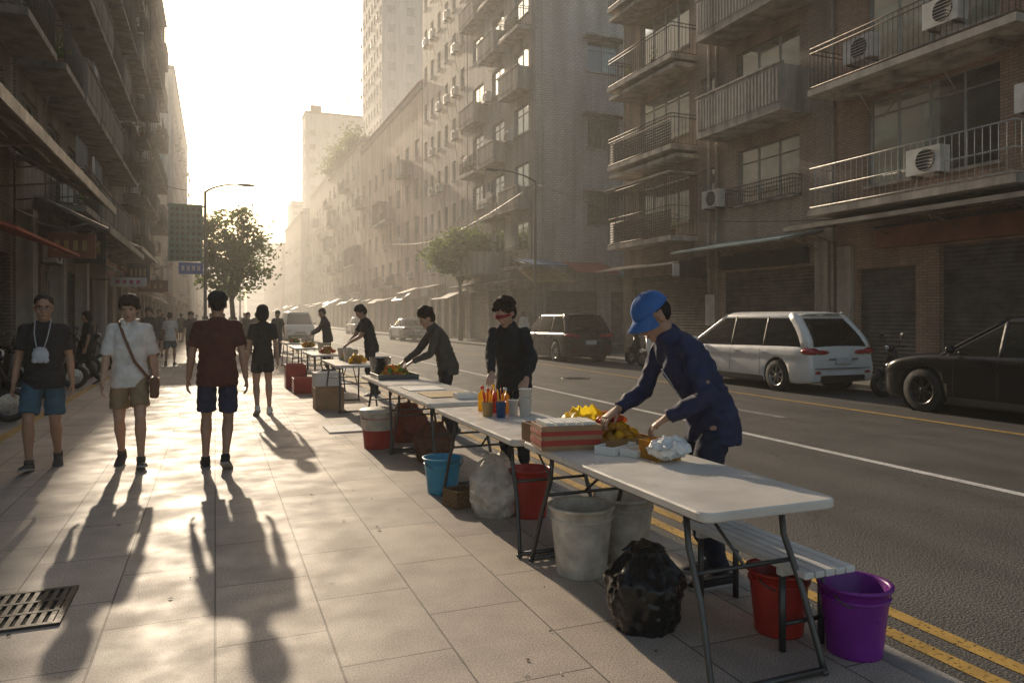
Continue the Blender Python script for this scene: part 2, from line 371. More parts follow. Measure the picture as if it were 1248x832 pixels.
def clutter(B,F,u0,u1,n,z,rr):
    for i in range(rr.randint(0,4)):
        u=rr.uniform(u0+.2,u1-.2); B['pots'].lathe(F.p(u,n-.25,z),[(.07,0),(.10,.2),(.11,.22)],0,10)
        for j in range(22):
            p=F.p(u+rr.gauss(0,.12),n-.25+rr.gauss(0,.08),z+.3+abs(rr.gauss(0,.2))); a=V((rr.gauss(0,1),rr.gauss(0,1),rr.gauss(0,1))).normalized(); q=a.orthogonal().normalized(); B['plants'].quad([p-a*.08,p+q*.04,p+a*.08,p-q*.04])
    if rr.random()<.3:
        zz=z+2.0; B['rails'].tube([F.p(u0+.1,n-.3,zz),F.p(u1-.1,n-.3,zz)],.012,0,5)
        u=u0+.3
        while u<u1-.6:
            w_=rr.uniform(.3,.5); h_=rr.uniform(.5,.9); k=rr.choice([0,3,3,1])
            for j in range(5): B['laundry'].quad([F.p(u+w_*j/5,n-.3+.03*(j%2),zz),F.p(u+w_*(j+1)/5,n-.3+.03*((j+1)%2),zz),F.p(u+w_*(j+1)/5,n-.3+.04*((j+1)%2),zz-h_),F.p(u+w_*j/5,n-.3+.04*(j%2),zz-h_)],k)
            u+=w_+rr.uniform(.08,.4)
def balcony(B,F,u0,u1,z,d=1.0,style='solid',h=1.05,rr=R,cl=True):
    F.box(B['slabs'],u0,u1,.003,d,z-.16,z)
    if style=='solid':
        t=.1
        F.box(B['slabs'],u0,u0+t,.003,d-t,z+.002,z+h); F.box(B['slabs'],u1-t,u1,.003,d-t,z+.002,z+h); F.box(B['slabs'],u0,u1,d-t,d,z+.002,z+h)
        k=int((u1-u0)/.14)
        for i in range(k):
            uu=u0+.06+i*.14; F.box(B['slabs'],uu,uu+.07,d,d+.025,z+.08,z+h-.1)
        F.box(B['slabs'],u0-.03,u1+.03,d-t-.03,d+.04,z+h+.002,z+h+.06)
    elif style=='rail': railing(B,F,u0+.04,u1-.04,.02,d-.05,z,h,.13)
    elif style=='pale': railing(B,F,u0+.04,u1-.04,.02,d-.05,z,h,.16,'rails2',True)
    elif style=='cage':
        railing(B,F,u0+.04,u1-.04,.02,d-.05,z,h+1.0,.13,diag=True)
        F.box(B['slabs'],u0-.1,u1+.1,.003,d+.1,z+h+1.05,z+h+1.1)
    if cl: clutter(B,F,u0,u1,d,z,rr)
def louver(B,F,u0,u1,n,z0,z1):
    k=z0
    while k<z1: B['rails'].quad([F.p(u0,n,k),F.p(u1,n,k),F.p(u1,n-.05,k+.09),F.p(u0,n-.05,k+.09)]); k+=.1
def newB(): 
    return {k:MB() for k in('walls','glass','frames','trim','shutters','curtains','ac','rails','rails2','slabs','awn','signs','roof','pots','plants','laundry')}
M_signb=mat('sign_board_brown',(.26,.10,.06),.5,0,.4,2); M_signk=mat('sign_board_dark',(.03,.03,.032),.4,0,.3,3)
M_signw=mat('sign_board_white',(.6,.58,.54),.5,0,.25,3); M_signy=mat('awning_tan',(.48,.34,.15),.7,0,.3,3); M_signr=mat('awning_red',(.42,.09,.05),.7,0,.3,3); M_signt=mat('awning_teal',(.20,.28,.30),.6,0,.3,3); M_signbl=mat('awning_blue',(.06,.16,.30),.7,0,.3,3)
M_pot=mat('terracotta',(.25,.1,.05),.8)
def leafmat(name='foliage',c=(.07,.11,.03),t2=(.2,.27,.05)):
    m,nt,out=nodes(name); g=N(nt,'ShaderNodeNewGeometry'); v=noise_val(nt,g.outputs['Position'],1.7,3,.55,1.5)
    col=mulcol(nt,c4(c),v); d=N(nt,'ShaderNodeBsdfDiffuse'); t=N(nt,'ShaderNodeBsdfTranslucent'); mx=N(nt,'ShaderNodeMixShader'); mx.inputs[0].default_value=.45
    nt.links.new(col,d.inputs[0]); nt.links.new(mulcol(nt,c4(t2),v),t.inputs[0]); nt.links.new(d.outputs[0],mx.inputs[1]); nt.links.new(t.outputs[0],mx.inputs[2]); nt.links.new(mx.outputs[0],out.inputs[0]); return m
M_leaf=leafmat()
LAUN=[mat('laundry_white',(.6,.58,.55),.9),mat('laundry_blue',(.12,.15,.22),.9),mat('laundry_red',(.3,.06,.05),.9),mat('laundry_grey',(.25,.24,.23),.9)]
def finish(B,root,wm,tm=None,sm=None):
    mats={'walls':wm,'glass':M_glass,'frames':M_frame,'trim':tm or M_conc,'shutters':M_shut,'curtains':M_curt,'ac':[M_acw,M_dark],'rails':M_rail,'rails2':M_railw,'slabs':sm or M_conc,'awn':[M_metal,M_signy,M_signr,M_signt,M_signbl],'signs':[M_signb,M_signk,M_signw],'roof':M_concd,'pots':M_pot,'plants':M_leaf,'laundry':LAUN}
    nm={'ac':'air_conditioners','awn':'awnings','rails2':'balcony_rails','slabs':'balcony_slabs','trim':'sills'}
    for k,mb in B.items():
        if mb.f: mb.build(nm.get(k,k),mats[k],root)
def shell(B,xf,sg,y0,y1,H,depth,side_ops=None,rr=R,front_ops=()):
    F=Fr((xf,y0,0),(0,1,0),(sg,0,0)); W=y1-y0
    wall(B,F,W,0,H,list(front_ops),rr)
    xb=xf-sg*depth
    Fs=Fr((xf,y0,0),(-sg,0,0),(0,-1,0)); wall(B,Fs,depth,0,H,side_ops or [],rr)
    wl=B['walls']; wl.quad([(xf,y1,0),(xb,y1,0),(xb,y1,H),(xf,y1,H)]); wl.quad([(xb,y0,0),(xb,y1,0),(xb,y1,H),(xb,y0,H)])
    B['roof'].quad([(xf,y0,H-.05),(xb,y0,H-.05),(xb,y1,H-.05),(xf,y1,H-.05)])
    F.box(B['roof'],-.05,W+.05,-.25,.12,H,H+.5)
    Fs.box(B['roof'],.26,depth,-.2,.06,H,H+.5)
    return F,Fs
def canopy(B,F,u0,u1,d,zw,ze,m=0,t=.05,brack=True):
    mb=B['awn']
    p=[F.p(u0,.01,zw),F.p(u1,.01,zw),F.p(u1,d,ze),F.p(u0,d,ze)]
    q=[v-V((0,0,t)) for v in p]
    mb.quad(p,m); mb.quad(q,m); 
    for i in range(4): mb.quad([p[i],p[(i+1)%4],q[(i+1)%4],q[i]],m)
    if brack:
        k=max(1,int((u1-u0)/1.6))
        for i in range(k+1):
            u=u0+.05+(u1-u0-.1)*i/k
            mb.tube([F.p(u,.02,zw-t-.03),F.p(u,d-.03,ze-t-.03)],.02,0,5); mb.tube([F.p(u,.02,zw-.6),F.p(u,d*.7,ze+(zw-ze)*.3-t-.03)],.015,0,5)
def pipe(B,F,u,z0,z1,n=.08):
    B['trim'].tube([F.p(u,n,z0),F.p(u,n,z1)],.05,0,8)
    k=z0+1
    while k<z1: B['trim'].tube([F.p(u,n,k),F.p(u,n,k+.08)],.065,0,8); k+=2.0
# ---- right building 1 (nearest)
rr=random.Random(3); FH=3.05; Z1=4.2; NF=4; HR=Z1+FH*NF+.8
B=newB(); root=empty('brick_apartment_building',(15.2,8.5,0))
ops=[]
for f in range(NF):
    z0=Z1+f*FH
    ops+= [(8.5,11.9,z0+.55,z0+2.7),(1.5,5.5,z0+.55,z0+2.6),(6.4,7.4,z0+1.1,z0+2.3)]
ops+=[(.6,5.2,.05,3.1,'shut'),(5.8,9.9,.05,3.1,'shut'),(10.5,12.2,.05,2.7,'shut')]
F,Fs=shell(B,15.2,-1,2,15,HR,12,[],rr,ops)
for f in range(NF):
    z0=Z1+f*FH
    balcony(B,F,7.4,12.7,z0,1.15,'pale' if f==0 else ('rail' if f%2 else 'cage'),1.05,rr,f>1)
    balcony(B,F,1.2,6,z0,1.0,'rail',1.05,rr)
    F.box(B['slabs'],8.2,12.2,.003,.8,z0+2.78,z0+2.88)
    ac(B,F,9.0 if f==0 else 8.6,z0+.35,.75); ac(B,F,6.45,z0+.4,0)
ac(B,F,10.8,Z1+FH+.3,.7); ac(B,F,6.8,Z1+1.2,.5)
canopy(B,F,.2,12.9,1.75,4.0,3.75,0,.1)
F.box(B['signs'],6.6,11.4,.05,.25,3.15,3.62,0); F.box(B['signs'],6.55,11.45,.03,.27,3.62,3.68,1); F.box(B['signs'],1,5,.05,.2,3.15,3.6,1)
F.box(B['trim'],12.3,12.75,.0,.12,0,3.3); F.box(B['trim'],5.3,5.7,.0,.12,0,3.3); pipe(B,F,12.92,0,HR-.3)
finish(B,root,M_brown)
# ---- right building 2
B=newB(); root=empty('brick_apartment_building',(15.2,20.4,0)); ops=[]
for f in range(NF):
    z0=Z1+f*FH
    ops+= [(1.2,3.9,z0+(.75 if f==0 else .4),z0+2.45),(6.4,9.6,z0+.6,z0+2.4),(5.0,5.7,z0+1.3,z0+2.2)]
ops+=[(.6,4.6,.05,2.9,'shut'),(5.3,10.2,.05,3.0,'shut')]
F,Fs=shell(B,15.2,-1,15,25.8,HR,12,[],rr,ops)
for f in range(NF):
    z0=Z1+f*FH
    if f>=1: balcony(B,F,.7,4.4,z0-.05,1.15,'solid',1.1,rr)
    else: railing(B,F,1.1,4.0,.02,.35,z0+.65,.6,.1)
    balcony(B,F,5.9,10.2,z0,1.1,'cage' if f in(0,3) else 'rail',1.05,rr)
    if f in(0,1): louver(B,F,6,10.1,1.04,z0+.1,z0+.85)
    F.box(B['slabs'],5.8,10.3,.003,.95,z0+2.62,z0+2.75)
    ac(B,F,4.35,z0+.8,0)
pipe(B,F,4.75,0,HR-.3,.1); pipe(B,F,5.2,0,HR-.3,.08); pipe(B,F,10.6,0,HR-.3)
canopy(B,F,.3,5.3,1.5,3.85,3.55,3); canopy(B,F,5.5,10.7,1.3,3.5,3.25,0)
F.box(B['signs'],5.2,5.35,.2,1.25,2.75,3.3,1); F.box(B['signs'],5.15,5.19,1.26,1.5,2.8,3.2,2); F.box(B['signs'],.8,4.4,.03,.2,2.95,3.4,1)
F.box(B['signs'],4.72,5.2,.2,.22,1.2,2.2,2)
F.box(B['trim'],.05,.5,.0,.14,0,3.5)
finish(B,root,M_brown2)
# ---- right building 3 grey with camera-facing side
B=newB(); root=empty('grey_tiled_apartment_building',(15.2,40,0)); rr=random.Random(5)
ops=[]; so=[]
for f in range(6):
    z0=4.4+f*4.05
    so.append((3.0,4.9,z0+1.9,z0+3.5)); so.append((7.5,9.2,z0+1.9,z0+3.5))
for f in range(8):
    z0=4.2+f*3.1
    for k in range(3): ops.append((.9+k*3.5,2.9+k*3.5,z0+.8,z0+2.3))
ops+=[(.5+k*3.5,3.4+k*3.5,.05,3.,'shut') for k in range(3)]; so+=[(.6,3.6,.05,2.8,'shut'),(4.4,7.4,.05,2.8,'shut')]
F,Fs=shell(B,15.2,-1,34.6,45.5,29.5,16,so,rr,ops)
for f in range(8):
    z0=4.2+f*3.1
    for k in range(3):
        if (f*2+k)%3!=1: balcony(B,F,.5+k*3.5,3.3+k*3.5,z0-.1,.8,'solid' if (f+k)%2 else 'rail',1.0,rr)
        if rr.random()<.6: ac(B,F,2.95+k*3.5-.4,z0+.6,.1)
for f in range(6):
    z0=4.4+f*4.05
    Fs.box(B['slabs'],2.7,5.2,.003,.6,z0+3.6,z0+3.72); Fs.box(B['slabs'],7.3,9.4,.003,.5,z0+3.6,z0+3.72)
    if f%2: ac(B,Fs,5.1,z0+1.9)
canopy(B,Fs,-1.0,1.4,1.9,3.9,3.2,1); canopy(B,Fs,1.5,3.9,1.9,4.3,3.7,2); canopy(B,Fs,-1.2,.6,2.6,4.4,3.95,4); canopy(B,Fs,4.5,7.5,1.5,3.9,3.4,3)
canopy(B,F,.1,10.8,1.4,3.6,3.3,0)
F.box(B['slabs'],5.2,9.2,.01,1.6,3.9,5.2)
pipe(B,Fs,.4,0,29); pipe(B,F,.3,0,29)
for i in range(620):
    p=F.p(rr.uniform(4.8,9.6),1.3+rr.gauss(0,.3),5.3+abs(rr.gauss(0,.6))); a=V((rr.gauss(0,1),rr.gauss(0,1),rr.gauss(0,1))).normalized(); q=a.orthogonal().normalized(); B['plants'].quad([p-a*.16,p+q*.08,p+a*.16,p-q*.08])
finish(B,root,M_grey)
# ---- generic far buildings
def genb(name,xf,sg,y0,y1,H,depth,wm,bw=2.6,fh=3.1,bal=.3,seed=1,ww=1.3,wh=1.5,side=True,z1=4.2,acp=.3,sm=None,bd=.8,ground=True,cl=False):
    rr=random.Random(seed); B=newB(); root=empty(name,(xf,(y0+y1)/2,0)); W=y1-y0; nb=max(1,int(W/bw)); st=W/nb; ops=[]; so=[]
    nf=int((H-z1-.6)/fh)
    for f in range(nf):
        for k in range(nb): ops.append((k*st+(st-ww)/2,k*st+(st+ww)/2,z1+f*fh+.8,z1+f*fh+.8+wh))
        if side:
            for k in range(int(depth/3.4)): so.append((k*3.4+1,k*3.4+2.4,z1+f*fh+.9,z1+f*fh+2.2))
    if ground: ops+=[(k*st+.3,(k+1)*st-.3,.05,2.9,'shut') for k in range(nb)]
    F,Fs=shell(B,xf,sg,y0,y1,H,depth,so,rr,ops)
    for f in range(nf):
        for k in range(nb):
            if rr.random()<bal: balcony(B,F,k*st+.15,(k+1)*st-.15,z1+f*fh-.05,bd,rr.choice(['solid','rail','rail','cage']),1.0,rr,cl)
            if rr.random()<acp: ac(B,F,k*st+(st+ww)/2-.3,z1+f*fh+.35,.15)
    if ground:
        u=.2
        while u<W-2:
            wd=rr.uniform(2.5,6); u1=min(u+wd,W-.1)
            if rr.random()<.75:
                zz=rr.uniform(3.2,3.9); canopy(B,F,u,u1,rr.uniform(.7,1.5),zz,zz-rr.uniform(.25,.6),rr.choice([0,0,2,3,1,0]),brack=False)
            else: F.box(B['signs'],u+.2,u1-.2,.02,.2,3.05,3.7,rr.choice([0,1,2]))
            u=u1+rr.uniform(.1,.8)
    F.box(B['roof'],W*.3,W*.5,-4,-1.5,H,H+2.6); B['roof'].lathe(F.p(W*.75,-2,H),[(.8,0),(.8,1.6),(.1,1.9)],0,14)
    finish(B,root,wm,None,sm); return F
genb('cream_apartment_building',15.2,-1,45.7,56.7,34,16,M_cream,1.8,2.9,.0,11,.8,1.3,True)
genb('pink_apartment_building',15.2,-1,56.9,83,19.5,16,M_pink,3.2,3.1,.25,12)
b=MB(); b.quad([(14.9,56.8,20),(14.9,83.1,20),(19,83.1,23),(19,56.8,23)]); b.quad([(31,56.8,20),(31,83.1,20),(19,83.1,23),(19,56.8,23)]); b.quad([(14.9,56.8,20),(31,56.8,20),(19,56.8,23)]); 
b.build('gable_roof',M_redroof,bpy.data.objects['pink_apartment_building'])
genb('apartment_block',15.2,-1,83.2,109,21,16,M_cream,3.4,3.2,.2,13)
genb('apartment_block',16.2,-1,112,140,23,16,M_grey,3.6,3.2,.1,14)
genb('apartment_block',15.2,-1,146,180,21,16,M_cream,4,3.3,.0,15)
genb('apartment_block',15.2,-1,190,260,19,16,M_pink,5,3.4,.0,16)
genb('high_rise_tower',27,-1,128,146,82,16,M_tower,2.4,3.3,.0,17,1.5,1.6,True)
genb('high_rise_tower',20,-1,182,189,50,22,M_tower,3,3.3,.0,18,1.6,1.6,True)
# left row
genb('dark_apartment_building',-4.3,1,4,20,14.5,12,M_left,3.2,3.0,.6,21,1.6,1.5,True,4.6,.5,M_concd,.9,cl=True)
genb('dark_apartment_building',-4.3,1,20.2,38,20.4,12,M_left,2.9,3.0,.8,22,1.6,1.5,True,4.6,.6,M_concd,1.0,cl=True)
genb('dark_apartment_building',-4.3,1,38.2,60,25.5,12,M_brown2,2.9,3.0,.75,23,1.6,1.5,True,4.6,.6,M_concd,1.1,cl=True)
genb('apartment_block',-5.5,1,60.3,100,17,12,M_cream,3.2,3.1,.3,24)
genb('apartment_block',-4.8,1,100.5,150,32,12,M_cream,3.2,3.1,.0,25,side=True)
genb('apartment_block',-3.0,1,151,260,18,12,M_pink,4,3.2,.0,26,side=False)
b=MB(); root=empty('distant_skyline',(0,420,0))
for x,wd,h,y in((-30,24,30,330),(0,14,22,400),(16,18,40,410),(36,22,60,390),(-8,16,30,440)):
    b.box((x,y,-.1),(x+wd,y+20,h)); b.box((x+wd*.3,y+5,h),(x+wd*.6,y+12,h+3))
    for f in range(int(h/3.4)): b.box((x+1,y-.15,2+f*3.4),(x+wd-1,y+.1,3.5+f*3.4),1)
b.build('blocks',[M_tower,M_curtd],root)
# left awnings
B=newB(); root=empty('shop_awning',(-4.3,14,0)); F=Fr((-4.3,5,0),(0,1,0),(1,0,0))
def big_awning(F,u0,u1,d,zw,ze,rib=.25):
    mb=B['awn']; k=int((u1-u0)/rib*2)
    for i in range(k):
        a=u0+(u1-u0)*i/k; c=u0+(u1-u0)*(i+1)/k; h0=.03 if i%2 else 0; h1=0 if i%2 else .03
        mb.quad([F.p(a,.05,zw+h0),F.p(c,.05,zw+h1),F.p(c,d,ze+h1),F.p(a,d,ze+h0)])
    F.box(mb,u0,u1,d,d+.04,ze-.12,ze+.06)
    u=u0
    while u<=u1:
        mb.tube([F.p(u,.03,zw-.06),F.p(u,d,ze-.06)],.03,0,6); mb.tube([F.p(u,.03,zw-1.1),F.p(u,d*.75,ze+(zw-ze)*.25-.06)],.02,0,6); u+=1.9
    for t in(.35,.7): mb.tube([F.p(u0,d*t,zw+(ze-zw)*t-.05),F.p(u1,d*t,zw+(ze-zw)*t-.05)],.025,0,6)
big_awning(F,0,16,1.95,5.3,4.15); big_awning(F,17,27,1.7,4.6,3.8); big_awning(F,28.5,38,1.5,4.9,4.3)
ac(B,F,19.5,4.75,.1); ac(B,F,17.2,2.9,.1)
for u in(11.2,15.2,19.,23,27.5): F.box(B['trim'],u,u+.5,0,.35,0,4.0)
finish(B,root,M_left)
M_mag=mat('sign_magenta',(.5,.05,.2),.5)
for (y,x,wd,z0,z1,c) in((20.5,-3.2,1.0,2.9,3.5,M_signb),(24,-3.3,.8,3.0,3.9,M_signk),(31,-3.0,1.2,2.6,2.95,M_signw),(36,-3.1,.9,3.0,3.8,M_signk),(41,-2.9,1.4,2.7,3.3,M_signb)):
    r_=empty('shop_sign',(x,y,0)); b=MB(); b.box((x-wd/2,y-.06,z0),(x+wd/2,y+.06,z1),0); b.box((x-wd/2+.06,y-.075,z0+.06),(x+wd/2-.06,y-.06,z1-.06),1); b.box((-4.3,y-.02,z1-.12),(x-wd/2,y+.02,z1-.08),2)
    for k in range(4): b.box((x-wd*.35+k*wd*.19,y-.085,z0+(z1-z0)*.3),(x-wd*.35+k*wd*.19+wd*.1,y-.076,z0+(z1-z0)*.7),3)
    b.build('panel',[c,c,M_rail,M_signy if c!=M_signw else M_mag],r_)
b=MB()
for (p,q,sag) in(((-3.9,6,4.0),(-3.9,36,4.6),.5),((-4.0,8,5.6),(-3.6,44,6.4),.8),((-3.2,30,6.9),(-.4,34.7,6.9),.25),((15.0,14,3.95),(13.7,31.2,7.6),.7),((13.7,31.2,7.6),(13.7,62,7.6),1.0)):
    p,q=V(p),V(q); b.tube([p.lerp(q,i/16)-V((0,0,sag*math.sin(math.pi*i/16))) for i in range(17)],.013,0,5)
b.build('overhead_cables',M_signk)
# ------------------------------------------------------------------ street lamps + sign
M_pole=mat('lamp_post_metal',(.09,.09,.085),.5,.6)
def lamp(x,y,h,arm):
    r_=empty('street_lamp',(x,y,0)); b=MB()
    b.lathe((x,y,0),[(.16,0),(.16,.05),(.1,.07),(.095,.8),(.07,.85),(.065,h*.6),(.05,h-.3)],0,12)
    pts=[]
    for i in range(9):
        t=i/8; pts.append((x+arm*(t**1.4),y,h-.35+.45*math.sin(t*math.pi/2)))
    b.tube(pts,[.045-.02*i/8 for i in range(9)],0,8)
    b.ell((x+arm*1.12,y,h+.08),(.38,.12,.06),None,0,12,6)
    b.box((x-.12,y-.1,1.0),(x+.12,y+.1,1.5))
    b.build('pole',M_pole,r_); return r_
lamp(-.4,34.7,7.2,1.5); lamp(13.7,31.2,8.0,-1.9); lamp(2.2,75,8,1.9)
M_gsign=mat('green_sign',(.03,.15,.11),.5,0,.4,3); M_bsign=mat('blue_sign',(.04,.11,.45),.5,0,.2,3)
b=MB(); b.box((-1.85,34.62,3.85),(-.5,34.7,6.3),0)
for i in range(6): 
    for j in range(9): b.ell((-1.7+i*.21,34.61,4.0+j*.26),(.07,.012,.09),None,2,8,4)
b.box((-1.45,34.62,3.3),(-.48,34.7,3.8),1)
for i in range(4): b.box((-1.35+i*.21,34.605,3.45),(-1.22+i*.21,34.618,3.66),3)
b.box((-1.9,34.7,6.2),(-.4,34.74,6.26),2)
b.build('street_sign',[M_gsign,M_bsign,mat('green_sign_dark',(.012,.04,.03),.6),M_signw])
# ------------------------------------------------------------------ trees
M_bark=mat('bark',(.09,.07,.05),.9,0,.4,10,.5,30)
def tree(x,y,h,r,z0c,seed,nl=45,ncl=46,leaf=.1):
    rr=random.Random(seed); r_=empty('street_tree',(x,y,0)); b=MB(); lf=MB(); zc=(z0c+h)/2; rz=(h-z0c)/2
    b.tube([(x,y,0),(x+.05,y,z0c*.5),(x-.05,y+.05,z0c),(x+.05,y,zc+rz*.3)],[.16,.12,.1,.05],0,8)
    cl=[]
    for i in range(ncl):
        while True:
            q=V((rr.uniform(-1,1),rr.uniform(-1,1),rr.uniform(-1,1)))
            if .25<q.length<1: break
        k=1+.25*noise.noise(q*2+V((seed,0,0)))
        cl.append(V((x+q.x*r*k,y+q.y*r*k,zc+q.z*rz*k)))
    for c in cl[:12]:
        mid=V((x,y,z0c+.1)).lerp(c,.5)+V((0,0,.15)); b.tube([(x,y,z0c*.85),mid,c],[.06,.035,.012],0,5)
    for c in cl:
        cr=r*rr.uniform(.16,.36)
        for j in range(nl):
            p=c+V((rr.gauss(0,1),rr.gauss(0,1),rr.gauss(0,.7)))*cr*.6
            a=V((rr.gauss(0,1),rr.gauss(0,1),rr.gauss(0,.6))).normalized(); q=a.cross(V((rr.gauss(0,1),rr.gauss(0,1),rr.gauss(0,1)))).normalized()
            s_=leaf*rr.uniform(.6,1.3); lf.quad([p-a*s_,p+q*s_*.45,p+a*s_,p-q*s_*.45])
    b.build('trunk',M_bark,r_); lf.build('crown',M_leaf,r_)
tree(.75,37.5,6.6,1.7,2.6,1,70,95,.12); tree(13.9,43.0,6.8,2.0,3.9,2,70,80,.15)
lf=MB(); rr=random.Random(9)
for i in range(1600):
    yy=rr.uniform(84,108); p=V((15+rr.gauss(0,.7),yy,21.5+abs(rr.gauss(0,1))*(.8+.6*math.sin(yy)))); a=V((rr.gauss(0,1),rr.gauss(0,1),rr.gauss(0,1))).normalized(); q=a.orthogonal().normalized(); lf.quad([p-a*.3,p+q*.15,p+a*.3,p-q*.15])
lf.build('rooftop_shrubs',M_leaf)
# ------------------------------------------------------------------ folding tables
M_ttop=mat('table_plastic',(.70,.66,.60),.36,0,.16,3,.05,150,rv=.12); M_tleg=mat('table_leg_steel',(.10,.10,.10),.4,.7)
def roundrect(x0,x1,y0,y1,r,z,n=5):
    out=[]
    for cx,cy,a0 in((x1-r,y1-r,0),(x0+r,y1-r,90),(x0+r,y0+r,180),(x1-r,y0+r,270)):
        for i in range(n+1):
            a=rad(a0+90*i/n); out.append(V((cx+r*math.cos(a),cy+r*math.sin(a),z)))
    return out
def table(x0,x1,y0,y1,h=.74):
    cx,cy=(x0+x1)/2,(y0+y1)/2; r_=empty('folding_table',(cx,cy,0)); b=MB()
    e=.006
    b.rings([roundrect(x0+e,x1-e,y0+e,y1-e,.05,h-.04),roundrect(x0,x1,y0,y1,.055,h-.034),roundrect(x0,x1,y0,y1,.055,h-.008),roundrect(x0+e,x1-e,y0+e,y1-e,.05,h),roundrect(x0+.015,x1-.015,y0+.015,y1-.015,.04,h+.0005)],0,False)
    b.build('top',M_ttop,r_); l=MB()
    for yy,s in((y0+.13,1),(y1-.13,-1)):
        xa,xb=x0+.09,x1-.09
        for xx,sx in((xa,-1),(xb,1)):
            pts=[(xx,yy+s*.12,h-.05),(xx+sx*.0,yy+s*.10,h-.2),(xx+sx*.01,yy+s*.0,h*.45),(xx+sx*.03,yy-s*.09,.06),(xx+sx*.035,yy-s*.10,.018)]
            l.tube(pts,.014,0,8)
            l.ell((xx+sx*.035,yy-s*.10,.014),(.022,.022,.014),None,0,8,5)
        l.tube([(xa-.035,yy-s*.10,.022),(xb+.035,yy-s*.10,.022)],.0145,0,8); l.tube([(xa,yy+s*.06,h-.30),(xb,yy+s*.06,h-.30)],.010,0,6)
        l.tube([(cx,yy+s*.05,h-.30),(cx,yy+s*.42,h-.06)],.008,0,6)
    l.tube([(x0+.06,y0+.1,h-.055),(x0+.06,y1-.1,h-.055)],.012,0,6); l.tube([(x1-.06,y0+.1,h-.055),(x1-.06,y1-.1,h-.055)],.012,0,6)
    l.build('legs',M_tleg,r_); return r_
table(1.74,2.42,2.35,4.17); table(1.70,2.38,4.21,5.93,.735); table(1.72,2.40,6.2,7.95); table(1.75,2.42,8.05,9.6,.735); table(1.72,2.42,11.5,13.2); table(1.75,2.45,14.8,16.5); table(1.75,2.45,18,19.7); table(1.8,2.5,21.5,23.2)
r_=empty('plastic_bench',(2.47,2.9,0)); b=MB()
for i in range(5):
    x=2.33+i*.058; b.box((x,2.45,.375),(x+.052,3.35,.405))
b.box((2.34,2.6,.34),(2.6,2.64,.374)); b.box((2.34,3.2,.34),(2.6,3.24,.374)); b.build('seat',mat('bench_white',(.70,.68,.65),.45),r_,bevel=.006)
b=MB()
for y in(2.62,3.22):
    for x in(2.36,2.585): b.tube([(x,y,.34),(x,y,.0)],.016,0,8)
    b.tube([(2.36,y,.12),(2.585,y,.12)],.01,0,6)
b.build('legs',M_tleg,r_)
def bucket(name,x,y,r,h,m,two=None,handle=True):
    r_=empty(name,(x,y,0)); b=MB(); rb=r*.78
    prof=[(.001,.008),(rb,.0),(rb+.002,.01)]
    for i in range(1,7): prof.append((rb+(r-rb)*i/6*.98,h*i/6*.96))
    prof+=[(r+.012,h*.965),(r+.014,h),(r-.002,h+.002),(r-.008,h*.97),(rb-.004,.02),(.001,.018)]
    b.lathe((x,y,0),prof,0,30); b.lathe((x,y,0),[(rb+(r-rb)*.80,h*.80),(rb+(r-rb)*.82+.008,h*.81),(rb+(r-rb)*.84+.008,h*.84),(rb+(r-rb)*.86,h*.85)],0,30)
    b.build('body',m,r_)
    if two: b=MB(); b.lathe((x,y,0),[(rb+(r-rb)*.5+.003,h*.5),(rb+(r-rb)*.5+.006,h*.51),(r+.006,h*.93),(r+.02,h*.96),(r+.02,h+.012),(r*.9,h+.03),(.001,h+.03)],0,30); b.build('upper',two,r_)
    if handle:
        b=MB(); pts=[(x+math.cos(a)*(r+.01),y-.25*r-math.sin(a)*r*.5,h*.93-math.sin(a)*r*.45) for a in [math.pi*i/12 for i in range(13)]]; b.tube(pts,.004,0,6); b.build('handle',M_tleg,r_)
M_pur=mat('purple_plastic',(.20,.02,.27),.35,0,.2,6); M_red=mat('red_plastic',(.40,.03,.02),.4,0,.25,6); M_blu=mat('blue_plastic',(.06,.32,.50),.4,0,.2,6); M_wpl=mat('white_plastic',(.62,.57,.49),.45,0,.4,9)
bucket('purple_bucket',2.66,2.50,.148,.31,M_pur); bucket('red_bucket',2.5,2.80,.14,.30,M_red)
bucket('blue_bucket',1.80,6.07,.16,.30,M_blu); bucket('white_bin',1.99,3.86,.185,.40,M_wpl,None,False); bucket('white_bin',2.36,4.0,.18,.39,M_wpl,None,False)
bucket('red_and_white_bucket',1.72,8.4,.19,.42,M_red,M_wpl); bucket('red_bucket',2.2,5.1,.15,.36,M_red)
def sack(name,x,y,r,h,m,seed,neck=True):
    r_=empty(name,(x,y,0)); b=MB(); rs=[]; n=90; k=60
    for i in range(k+1):
        t=i/k; z=h*t
        base=r*(.80+.32*math.sin(min(t/.62,1)*math.pi*.62)) if t<.62 else r*(1.10-.85*((t-.62)/.38)**1.1)+ (r*.12 if t>.93 else 0)
        row=[]
        for j in range(n):
            a=2*math.pi*j/n; p=V((math.cos(a)*1.2+seed,math.sin(a)*1.2,z*4))
            f=1+.18*noise.noise(p*1.4)+.18*(abs(noise.noise(p*3.1))-.2)+.10*abs(noise.noise(p*6)); 
            if t>.55: f+=.16*math.sin(a*9+seed+noise.noise(p)*3)*(t-.55)*2
            row.append((x+math.cos(a)*base*f,y+math.sin(a)*base*f,max(0,z*(1+.06*noise.noise(V((math.cos(a),math.sin(a)+z*3,seed)))))))
        rs.append(row)
    b.rings(rs,0,True); b.build('bag',m,r_)
M_blk=mat('black_bin_liner',(.010,.010,.011),.24,0,.2,6,.4,30); M_sackw=mat('translucent_white_sack',(.60,.54,.47),.5,0,.35,9,.4,20)
